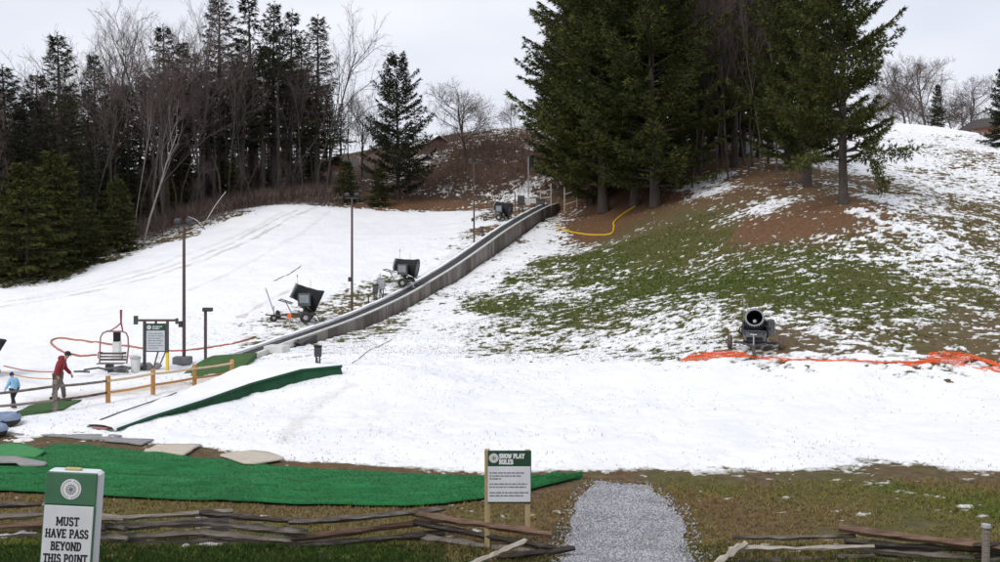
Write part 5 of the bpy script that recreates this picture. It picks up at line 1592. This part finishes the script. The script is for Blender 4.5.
for k in range(3):
    m = MB(); m.lathe([(0, 0), (.12, 0), (.13, .10), (.115, .10), (.10, .02), (0, .02)], 12, (.30, -.28, hh - .25 - .3 * k), Matrix.Rotation(R(90), 3, 'X')); m.build('lens_hood', STEEL_DARK, bx)
m = MB(); m.box((-.05, -.08, .6), (.45, .3, .8), None, .02); m.build('control_box', BUCKET, o)
for u, v, vt, lab in ((515, 212, 193, 'grey post right of the upper snow gun'), (495, 219, 196, 'thin dark post left of the upper snow gun')):
    p = GS(u, v); tube_thing('post', lab, 'post', [p - up * .1, Vector((p.x, p.y, CAM_H - (vt - HOR) / FPX * p.y))], .07, PANEL, 6)
for u, v, hp, wp, lab in ((521, 213, 17, 7, 'dark switch cabinet left of the conveyor head'), (509, 219, 12, 8, 'low dark pump box behind the upper snow gun'), (533, 209, 11, 6, 'pale switch box below the signal post')):
    pedestal(u, v, hp, wp, lab, BUCKET if 'pale' in lab else STEEL_DARK, BLACK_MET)
p = GS(541, 210); o = thing('operator_box', 'low grey operator box beside the conveyor head', 'cabinet', p)
m = MB(); m.box((0, 0, .5), (.8, .6, 1.1), None, .03); m.build('housing', CAB_GREY, o); m = MB(); m.box((0, 0, 1.08), (.9, .7, .07), None, .01); m.build('lid', STEEL_DARK, o)

# ------------------------------------------------------------------ information board, chairlift bench, buckets
p = GS(156, 373); k0 = FPX / p.y
o = thing('notice_board', 'notice board with dark frame and grey sheet under a long crossbar by the lamp post', 'sign', p)
def bx_(u0, u1, v0, v1, y, th, mat, name, parent, bev=0):
    m = MB(); m.box(((u0 + u1) / 2 / k0 - 156 / k0, y, (373 - (v0 + v1) / 2) / k0), ((u1 - u0) / k0, th, (v1 - v0) / k0), None, bev)
    return m.build(name, mat, parent)
bx_(143.3, 145.8, 322, 378, 0, .10, STEEL_DARK, 'post', o); q = bx_(166.4, 168.6, 322, 354, 0, .10, STEEL_DARK, 'post', o)
bx_(166.3, 168.7, 354, 378, 0, .11, YELLOW_PAINT, 'yellow_post_foot', o)
bx_(135.5, 177.5, 320.9, 323, -.002, .12, POLE_BROWN, 'crossbar', o)
bx_(134.2, 137.6, 317.5, 326, -.004, .14, STEEL_DARK, 'bar_end', o); bx_(175.8, 178, 320, 325.5, -.004, .14, STEEL_DARK, 'bar_end', o)
bx_(155, 157, 322.5, 325.5, -.01, .06, STEEL_DARK, 'hanger', o)
bd = bx_(145.9, 166.3, 325, 353.5, -.02, .05, STEEL_DARK, 'board', o)
bx_(147, 165.2, 326.2, 331.5, -.055, .02, GREEN_DARK, 'header', bd); bx_(147, 165.2, 332, 352.3, -.055, .02, M_('grey_sheet', (.42, .45, .48), (.52, .55, .58), 3, .6), 'sheet', bd)
emblem(bd, (149.6 - 156) / k0, (373 - 328.8) / k0, .09, -.07)
rows = [((a - 156) / k0, (b - 156) / k0, (373 - v) / k0, .035) for v, a, b in ((328, 153, 163), (330, 153, 160))]
word_rows(bd, 'header_print', rows, -.068, None, WHITE_INK, 4)
rows = [((148.5 - 156) / k0, (b - 156) / k0, (373 - v) / k0, .035) for v, b in ((335, 163), (337.4, 164), (339.8, 161), (342.2, 163.5), (344.6, 162), (347, 164), (349.4, 159))]
word_rows(bd, 'small_print', rows, -.068)

p = GS(113, 372); k0 = FPX / p.y
o = thing('chairlift_bench', 'old chairlift chair with dull red hoop frame and grey slats set on the snow', 'bench', p)
def cz_(v): return (372 - v) / k0
def cx_(u): return (u - 113) / k0
m = MB()
m.tube([(cx_(100.5), -.1, cz_(366)), (cx_(100), 0, cz_(350)), (cx_(100.5), 0, cz_(340)), (cx_(103), 0, cz_(335.5)), (cx_(108), 0, cz_(334)), (cx_(121), 0, cz_(334)), (cx_(126), 0, cz_(335.5)), (cx_(128), 0, cz_(340)), (cx_(128.5), 0, cz_(350)), (cx_(127.5), -.1, cz_(366))], .035, 8)
m.build('hoop_frame', HOOP_PAINT, o, True)
m = MB(); m.tube([(cx_(106), 0, cz_(334)), (cx_(111), 0, cz_(333)), (cx_(116), 0, cz_(330)), (cx_(120.6), 0, cz_(326))], .035, 6); m.build('hanger_arm', HOOP_PAINT, o, True)
m = MB(); m.tube([(cx_(122.8), 0, cz_(334)), (cx_(121), 0, cz_(325)), (cx_(121), 0, cz_(312.5))], [.03, .04, .055], 8); m.build('grip_stem', RED_PAINT, o, True)
for v in (356.2, 359.3, 362.4):
    m = MB(); m.box((cx_(113), .03, cz_(v)), (26 / k0, .035, .085), None, .008); m.build('back_slat', PANEL, o)
for i in range(3):
    m = MB(); m.box((cx_(113), -.10 - .13 * i, cz_(365.3)), (26 / k0, .11, .035), None, .006); m.build('seat_slat', PANEL, o)
m = MB(); m.box((cx_(111), -.15, cz_(369.5)), (.28, .3, .26), None, .02); m.build('pedestal', STEEL_DARK, o)
for u in (102, 126):
    m = MB(); m.tube([(cx_(u), .02, cz_(355)), (cx_(u), -.4, cz_(354)), (cx_(u), -.42, cz_(360))], .02, 5); m.build('armrest', STEEL_DARK, o)
p = GS(117, 362); o = thing('control_pedestal', 'white pedestal with a black screen box behind the chairlift bench', 'cabinet', p)
m = MB(); m.box((0, 0, .35), (.32, .28, .9), None, .02); m.build('column', BUCKET, o)
m = MB(); m.box((0, 0, 1.0), (.26, .26, .52), None, .02); m.build('screen_box', BLACK_MET, o)
p = GS(135.5, 374.5); o = thing('bin', 'white bin standing right of the chairlift bench', 'bin', p)
m = MB(); m.lathe([(0, 0), (.17, 0), (.20, .56), (.215, .57), (.215, .60), (.185, .60), (.16, .06), (0, .06)], 16); m.build('tub', BUCKET, o, True)
m = MB(); m.lathe([(.222, .56), (.225, .62), (.12, .66), (0, .67)], 16); m.build('lid', M_('grey_lid', (.42, .42, .40), (.36, .36, .35)), o, True)
p = GS(147, 372); o = thing('rubble_pile', 'heap of grey rocks and boards at the foot of the notice board', 'rocks', p)
rgk = random.Random(12)
for k in range(5):
    m = MB(); c = Vector((rgk.uniform(-.4, .5), rgk.uniform(-.2, .2), .12)); r = rgk.uniform(.14, .24)
    m.lathe([(0, -r), (r * .8, -r * .5), (r, 0), (r * .7, r * .6), (0, r * .8)], 8, c, Matrix.Rotation(rgk.uniform(0, 3), 3, 'X'))
    m.v = [(x * rgk.uniform(.9, 1.1), y * rgk.uniform(.9, 1.1), z) for x, y, z in m.v]
    m.build('rock', MAT_GREY, o)
for dx, tl in ((.25, .3), (.45, .5)):
    m = MB(); m.tube([(dx, 0, 0), (dx + tl * .6, .1, .75)], .035, 5); m.build('board', PANEL, o)
# dark tools and pallets lying on the snow left of the bin
p = GS(100, 377); o = thing('pipe_heap', 'dark pipes and fittings lying on the snow below the chairlift bench', 'pipes', p)
for k in range(7):
    a = rgk.uniform(-.5, .5); L = rgk.uniform(.6, 1.5); c = Vector((rgk.uniform(-.7, 1.0), rgk.uniform(-.4, .3), .08 + .03 * k))
    dv = Vector((math.cos(a), math.sin(a) * .5, rgk.uniform(-.05, .05))) * L / 2
    m = MB(); m.tube([c - dv, c + Vector((0, 0, rgk.uniform(0, .1))), c + dv], .045, 6); m.build('pipe', STEEL_DARK, o)

# ------------------------------------------------------------------ hoses and ropes
def smooth_path(pts, n=8):
    out = []
    for i in range(len(pts) - 1):
        p0 = pts[max(i - 1, 0)]; p1 = pts[i]; p2 = pts[i + 1]; p3 = pts[min(i + 2, len(pts) - 1)]
        for k in range(n):
            t = k / n
            out.append(.5 * ((2 * p1) + (p2 - p0) * t + (2 * p0 - 5 * p1 + 4 * p2 - p3) * t * t + (3 * p1 - p0 - 3 * p2 + p3) * t ** 3))
    return out + [pts[-1]]
def ground_hose(name, label, cat, px, r, mat, n=8):
    pts = smooth_path([GS(u, v) for u, v in px], n)
    for q in pts: q.z = ST(q.x, q.y) + r * .8
    return tube_thing(name, label, cat, pts, r, mat, 7)
ground_hose('hose', 'orange brown hose looped on the snow behind the chairlift bench', 'hose', [(97,358.5),(84,359.5),(68,357),(57,352),(51,346),(55,342),(66,341.5),(84,344),(104,346.5),(128,349.5),(150,352.5),(184,352.5),(208,349.5),(234,345),(252,339)], .045, HOSE_BROWN)
ground_hose('hose', 'yellow hose lying in a curve on the brown hilltop near the conveyor head', 'hose', [(557,228),(566,231.5),(580,234.5),(597,236),(611,234.5),(614,228),(614,223),(622,216),(635,207.5)], .085, YELLOW_HOSE)
ground_hose('hose', 'dark hose line lying across the left snow above the leaning pole', 'hose', [(274,283.5),(282,279),(292,274),(301,268)], .022, STEEL_DARK)
ground_hose('hose', 'thin dark twig line trailing over the snow below the conveyor wall', 'hose', [(352,366),(362,358),(372,351),(384,346),(392,342)], .014, BARK_GREY)
p0, p1 = GS(4, 381), GS(56, 392)
for z0, lab, mt in ((.62, 'upper orange brown rope behind the two people at the left', HOSE_BROWN), (.36, 'lower tan rope behind the two people at the left', WOOD_ORANGE)):
    a = p0 + up * (z0 - .15); b = p1 + up * z0
    tube_thing('rope', lab, 'rope', [a.lerp(b, i / 8) - up * .08 * math.sin(math.pi * i / 8) for i in range(9)], .025, mt, 6)

# ------------------------------------------------------------------ orange netting
def netting(label, px, seed, wfun, cells=.13, rows=9, th=.017, bury=0.0):
    rgn = random.Random(seed)
    c = smooth_path([GS(u, v) for u, v in px], 14)
    L = [0]
    for a, b in zip(c[:-1], c[1:]): L.append(L[-1] + (b - a).length)
    n = int(L[-1] / cells)
    cx = np.array([[p.x, p.y] for p in c])
    q = np.linspace(0, L[-1], n); X = np.interp(q, L, cx[:, 0]); Y = np.interp(q, L, cx[:, 1])
    grid = []
    for i in range(n):
        w = wfun(i / (n - 1)); row = []
        for k in range(rows):
            t = k / (rows - 1) - .5
            x = X[i] + rgn.uniform(-.05, .05) + .12 * math.sin(i * .7 + k); y = Y[i] + t * w + rgn.uniform(-.04, .04)
            row.append([x, y, rgn.uniform(.01, .05) - bury * (noise2(x * 1.1, y * 3, seed + 5) + .2) + .12 * max(0, noise2(x * 1.5, y * 2.5, seed)) * min(1, w)])
        grid.append(row)
    g = np.array(grid); fl = g.reshape(-1, 3)
    fl[:, 2] += terrain(fl[:, 0], fl[:, 1]) + np.maximum(0, snow_t(fl[:, 0], fl[:, 1]))
    g = fl.reshape(n, rows, 3)
    ts = TubeSet(); o0 = g[0, 0].copy()
    for k in range(rows): ts.add(g[:, k] - o0, np.full(n, th), 3)
    for i in range(n): ts.add(g[i] - o0, np.full(rows, th), 3)
    o = link_mesh('safety_netting', ts.mesh('safety_netting'), ORANGE_NET, None, Vector(o0))
    return tag(o, label, 'netting')
netting('crumpled orange safety netting lying in front of the near snow gun', [(684,361.5),(700,358),(718,356.5),(745,356)], 3, lambda t: .95 * math.sin(math.pi * min(1, .15 + t * .8)) + .15, .085, 9, .015)
netting('thin gathered line of orange netting running across the snow to the right', [(738,357),(770,360),(800,361.5),(850,363),(905,364),(935,363)], 4, lambda t: .34 - .24 * math.sin(math.pi * t * .8), .20, 5, .012, .035)
netting('crumpled orange safety netting at the right edge of the snow', [(905,366),(925,363),(945,359),(965,357),(985,362),(1004,368),(1030,370)], 6, lambda t: .25 + 1.4 * math.exp(-((t - .42) / .16) ** 2), .13, 10, .014, .06)
netting('second strip of orange netting trailing out of the right edge', [(955,366),(975,368),(1000,373),(1030,376)], 7, lambda t: .5, .12, 7, .012, .05)

# ------------------------------------------------------------------ snow tubes
def snow_tube(c, label, rz):
    o = thing('snow_tube', label, 'snow tube', c, rz, 'snow tubes at the left edge')
    o.scale = (.85, .85, .8)
    m = MB(); m.lathe([(.30 + .23 * math.cos(a) + 0, .23 + .21 * math.sin(a)) for a in [R(k * 30) for k in range(12)]], 26, (0, 0, 0), None, True); m.build('tube', RUBBER, o, True)
    m = MB(); m.lathe([(.548 * 1.0, .24), (.535, .32), (.47, .42), (.36, .462), (.22, .44), (.10, .36), (0, .33)], 26); cv = m.build('cover', TUBE_BLUE, o, True)
    for s in (-1, 1):
        m = MB(); m.tube([(s * .40, -.12, .45), (s * .44, 0, .51), (s * .40, .12, .45)], .018, 5); m.build('handle', BLACK_MET, cv, True)
snow_tube(GS(5, 429), 'blue topped snow tube nearest the child', .4)
snow_tube(GS(-9, 437), 'blue topped snow tube cut by the left edge in front of the other', 1.0)
p = GS(-4, 437); 
# ------------------------------------------------------------------ people
def skin_obj(name, verts, edges, radii, mat, parent, root=0, sub=2):
    me = bpy.data.meshes.new(name); me.from_pydata([tuple(v) for v in verts], edges, [])
    o = link_mesh(name, me, mat, parent)
    sk = o.modifiers.new('skin', 'SKIN'); sk.use_smooth_shade = True
    if not me.skin_vertices: 
        bpy.context.view_layer.objects.active = o
    lay = me.skin_vertices[0].data
    for i, r in enumerate(radii):
        lay[i].radius = (r, r) if not hasattr(r, '__len__') else r
        lay[i].use_root = (i == root)
    sb = o.modifiers.new('sub', 'SUBSURF'); sb.levels = sub; sb.render_levels = sub
    return o
def person(label, loc, rz, H, jacket, trousers, hat, stride, lean, armswing, longcap=False, hood=False):
    """local +y is the walking direction"""
    s = H / 1.75
    o = thing('person', label, 'person', loc, rz); o.scale = (s, s, s)
    fl = lean
    hip = Vector((0, 0, .92)); chest = Vector((0, .10 * fl + .02, 1.28)); neck = Vector((0, .22 * fl, 1.49)); head = Vector((0, .30 * fl + .03, 1.60)); crown = Vector((0, .31 * fl + .02, 1.71))
    def leg(sd, st):
        hp = Vector((sd * .10, 0, .88))
        if st >= 0: kn = Vector((sd * .105, st * .62 + .05, .49)); an = Vector((sd * .11, st, .09))
        else: kn = Vector((sd * .105, st * .35 + .03, .48)); an = Vector((sd * .11, st, .13))
        toe = an + Vector((sd * .02, .17, -.055))
        return hp, kn, an, toe
    Lr, Ll = leg(1, stride), leg(-1, -stride * .9)
    def arm(sd, sw):
        sh = chest + Vector((sd * .19, .01, .13)); el = sh + Vector((sd * .06, sw * .12 - .02, -.29)); wr = el + Vector((-sd * .02, sw * .16 + .10, -.20)); hd = wr + Vector((0, .03, -.07))
        return sh, el, wr, hd
    Ar, Al = arm(1, -armswing), arm(-1, armswing)
    V = [hip, Vector((0, .03 * fl, 1.08)), chest, neck, head, crown, *Lr, *Ll, *Ar, *Al]
    E = [(0, 1), (1, 2), (2, 3), (3, 4), (4, 5), (0, 6), (6, 7), (7, 8), (8, 9), (0, 10), (10, 11), (11, 12), (12, 13), (2, 14), (14, 15), (15, 16), (16, 17), (2, 18), (18, 19), (19, 20), (20, 21)]
    Rr = [.13, .12, .14, .055, (.075, .092), (.055, .075), .085, .058, .04, .035, .085, .058, .04, .035, .055, .043, .03, .028, .055, .043, .03, .028]
    # fingers and thumb grow out of each hand
    for base_i, (sh, el, wr, hd), sd in ((17, Ar, 1), (21, Al, -1)):
        for f in range(4):
            k = hd + Vector((0, .024 - .016 * f, -.035)); tpt = k + Vector((-sd * .015, .008, -.05 + .006 * abs(f - 1)))
            V += [k, tpt]; Rr += [.009, .007]; E += [(base_i, len(V) - 2), (len(V) - 2, len(V) - 1)]
        k = hd + Vector((-sd * .01, .035, .0)); V += [k, k + Vector((-sd * .01, .022, -.04))]; Rr += [.010, .008]; E += [(base_i, len(V) - 2), (len(V) - 2, len(V) - 1)]
    body = skin_obj('body', V, E, Rr, SKIN, o)
    # face
    m = MB(); fy = head.y
    m.tube([head + Vector((0, .085, .015)), head + Vector((0, .115, -.02))], [.012, .018], 6); m.build('nose', SKIN, o, True)
    for sx2 in (-1, 1):
        m = MB(); m.lathe([(0, 0), (.012, .002), (0, .006)], 8, head + Vector((sx2 * .032, .086, .028)), Matrix.Rotation(R(-90), 3, 'X')); m.build('eye', BLACK_INK, o)
        m = MB(); m.tube([head + Vector((sx2 * .082, 0, .03)), head + Vector((sx2 * .09, -.01, -.03))], [.02, .014], 6); m.build('ear', SKIN, o, True)
    m = MB(); m.box(head + Vector((0, .088, -.052)), (.05, .008, .012)); m.build('mouth', HOOP_PAINT, o)
    # clothes
    j = .030
    low = hip + Vector((0, 0, -.06))
    V = [low, hip + Vector((0, .0, .08)), Vector((0, .03 * fl, 1.10)), chest, neck + Vector((0, -.01, -.03)), Ar[0], Ar[1], Ar[2], Al[0], Al[1], Al[2]]
    E = [(0, 1), (1, 2), (2, 3), (3, 4), (3, 5), (5, 6), (6, 7), (3, 8), (8, 9), (9, 10)]
    Rr = [(.20, .165), (.19, .16), (.175, .155), (.185, .155), .085, .098, .078, .062, .098, .078, .062]
    skin_obj('jacket', V, E, Rr, jacket, o)
    if hood:
        m = MB(); m.lathe([(0, -.09), (.11, -.06), (.13, .02), (.09, .09), (0, .11)], 12, neck + Vector((0, -.10, .01))); m.build('hood', jacket, o, True)
    V = [hip, Lr[0], Lr[1], Lr[2] + up * .03, Ll[0], Ll[1], Ll[2] + up * .03]
    skin_obj('trousers', V, [(0, 1), (1, 2), (2, 3), (0, 4), (4, 5), (5, 6)], [.15, .125, .088, .075, .125, .088, .075], trousers, o)
    for q in (Lr, Ll):
        m = MB(); an, toe = q[2], q[3]
        m.tube([an + Vector((0, -.09, -.05)), an + Vector((0, -.02, -.035)), toe + Vector((0, -.02, .0)), toe + Vector((0, .07, -.005))], [.045, .058, .05, .03], 8); m.build('shoe', CLOTH_BLACK, o, True)
    m = MB(); m.M = Matrix.Translation(head + Vector((0, -.005, .045))) @ Matrix.Rotation(R(-8), 4, 'X')
    m.lathe([(.104, -.03), (.108, .0), (.104, .05), (.075, .098), (.03, .115), (0, .118)], 16); ht = m.build('hat', hat, o, True)
    if longcap:
        m = MB(); m.box(head + Vector((0, .125, .035)), (.14, .12, .012), Matrix.Rotation(R(-12), 3, 'X'), .005); m.build('brim', hat, ht)
    else:
        m = MB(); m.lathe([(0, -.03), (.03, 0), (0, .03)], 8, head + Vector((0, -.02, .18))); m.build('bobble', hat, ht, True)
    return o
a = GS(58, 405)
person('person in red jacket and grey brown trousers walking past the wooden fence', a, R(-82), (405 - 355.5) / FPX * a.y, CLOTH_RED, CLOTH_KHAKI, CAP_DARK, .24, 1.0, .6, True, True)
a = GS(14, 412)
person('child in light blue jacket, black trousers and navy hat beside the snow tubes', a, R(62), (412 - 376.5) / FPX * a.y, CLOTH_BLUE, CLOTH_BLACK, HAT_NAVY, .26, .5, .7)

# ------------------------------------------------------------------ cabins and house
def cabin(loc, rz, w, l, h, rh, label, wall, name='cabin', snowroof=True, eave=.35):
    o = thing(name, label, 'cabin' if name == 'cabin' else 'house', loc, rz)
    b = -1.5
    m = MB(); m.poly([(-w/2, -l/2, b), (w/2, -l/2, b), (w/2, l/2, b), (-w/2, l/2, b), (-w/2, -l/2, h), (w/2, -l/2, h), (w/2, l/2, h), (-w/2, l/2, h), (0, -l/2, h + rh), (0, l/2, h + rh)],
        [(0, 1, 5, 8, 4), (2, 3, 7, 9, 6), (1, 2, 6, 5), (3, 0, 4, 7), (3, 2, 1, 0)])
    m.build('wall', wall, o)
    for s in (-1, 1):
        m = MB(); k = (w / 2 + eave) / (w / 2); ze = h - rh * (k - 1)
        a, c = (s * (w / 2 + eave), ze), (0, h + rh)
        vs = [(a[0], -l/2 - eave, a[1]), (a[0], l/2 + eave, a[1]), (0, l/2 + eave, c[1]), (0, -l/2 - eave, c[1])]
        vs += [(x, y, z + .16) for x, y, z in vs]
        m.poly(vs, [(0, 1, 2, 3), (7, 6, 5, 4), (0, 4, 5, 1), (1, 5, 6, 2), (2, 6, 7, 3), (3, 7, 4, 0)])
        rf = m.build('roof', ROOF_DARK, o)
        if snowroof:
            m = MB(); vs = [(vs[k2][0] * .93 + (0.02 * s), vs[k2][1] * .96, vs[k2][2] + .0) for k2 in range(4, 8)]
            vs = [(x, y, z + .012) for x, y, z in vs] + [(x, y, z + .14) for x, y, z in vs]
            m.poly(vs, [(0, 1, 2, 3), (7, 6, 5, 4), (0, 4, 5, 1), (1, 5, 6, 2), (2, 6, 7, 3), (3, 7, 4, 0)]); m.build('roof_snow', SNOWCAP, rf)
    for x in (-w * .25, w * .25):
        m = MB(); m.box((x, -l/2 - .02, h * .55), (w * .2, .06, h * .36)); wn_ = m.build('window', CURB, o)
        m = MB(); m.box((x, -l/2 - .06, h * .55), (w * .2 - .16, .03, h * .36 - .16)); m.build('pane', GLASS, wn_)
    m = MB(); m.box((0, -l/2 - .02, h * .36), (w * .16, .07, h * .72)); m.build('door', ROOF_DARK, o)
    return o
p = GD(431, 150); zt = CAM_H - (137 - HOR) / FPX * 150; cabin(Vector((p.x, p.y, zt - 3.6)), R(28), 4.4, 5.5, 2.1, 1.3, 'red brown cabin with snow on its roof at the top of the bank', CABIN_RED)
p = GD(346, 140); zt = CAM_H - (158 - HOR) / FPX * 140; cabin(Vector((p.x, p.y, zt - 3.4)), R(-20), 4.2, 5, 2.0, 1.2, 'dark red cabin roof showing between the wood and the lone evergreen', CABIN_RED, snowroof=False)
p = GD(990, 152); zt = CAM_H - (118 - HOR) / FPX * 152; cabin(Vector((p.x, p.y, zt - 3.6)), R(12), 5.2, 7, 2.0, 1.5, 'brown wooden house with dark roof at the right edge of the hilltop', CABIN_BROWN, 'house', False)
p0 = GD(968, 141); p1 = GD(1004, 141)
o = thing('stone_wall', 'low rough wall in front of the brown house at the top right', 'wall', p0)
for k in range(14):
    q = p0.lerp(p1, (k + .5) / 14); q.z = ST(q.x, q.y) + .3
    m = MB(p0); m.box(q, (.36, .5, rgk.uniform(.7, .95)), Matrix.Rotation(rgk.uniform(-.15, .15), 3, 'Z'), .06); m.build('stone', WOOD_OLD, o)

# ------------------------------------------------------------------ snowy fallen branches at the edge of the wood
def snowy_branch(label, a, b, d, subs):
    p = P(*a, d); q = P(*b, d)
    p.z = TZ(p.x, p.y) - .05
    o = thing('fallen_branch', label, 'branch', p)
    m = MB(p); md = p.lerp(q, .5) + Vector((0, 0, .25)); pts = smooth_path([p, md, q], 5)
    m.tube(pts, [.045 * (1 - .6 * i / (len(pts) - 1)) for i in range(len(pts))], 6); m.build('limb', BARK_GREY, o, True)
    m = MB(p); m.tube([x + Vector((0, -.02, .045)) for x in pts[2:]], [.026 * (1 - .5 * i / len(pts)) for i in range(len(pts) - 2)], 6); m.build('snow_cap', SNOWCAP, o, True)
    for t, du, dv in subs:
        c = p.lerp(q, t) + Vector((0, 0, .2)); e = c + Vector((du / FPX * d, .3, -dv / FPX * d))
        m = MB(p); m.tube([c, c.lerp(e, .5) + Vector((0, 0, .1)), e], [.05, .035, .015], 5); m.build('side_branch', BARK_GREY, o)
snowy_branch('snow covered fallen branch slanting up to the right behind the tall lamp post', (202, 222), (226, 192), 92, [(.3, -14, 4), (.5, 12, -2), (.65, 14, 8), (.2, 16, -8)])
snowy_branch('second snow covered fallen branch lying lower behind the tall lamp post', (206, 226), (188, 217), 91, [(.4, -8, -6), (.6, -14, 2)])
snowy_branch('pale leaning branch at the snow edge left of the tall lamp post', (118, 252), (133, 232), 84, [(.5, 8, -4), (.7, -4, -9)])
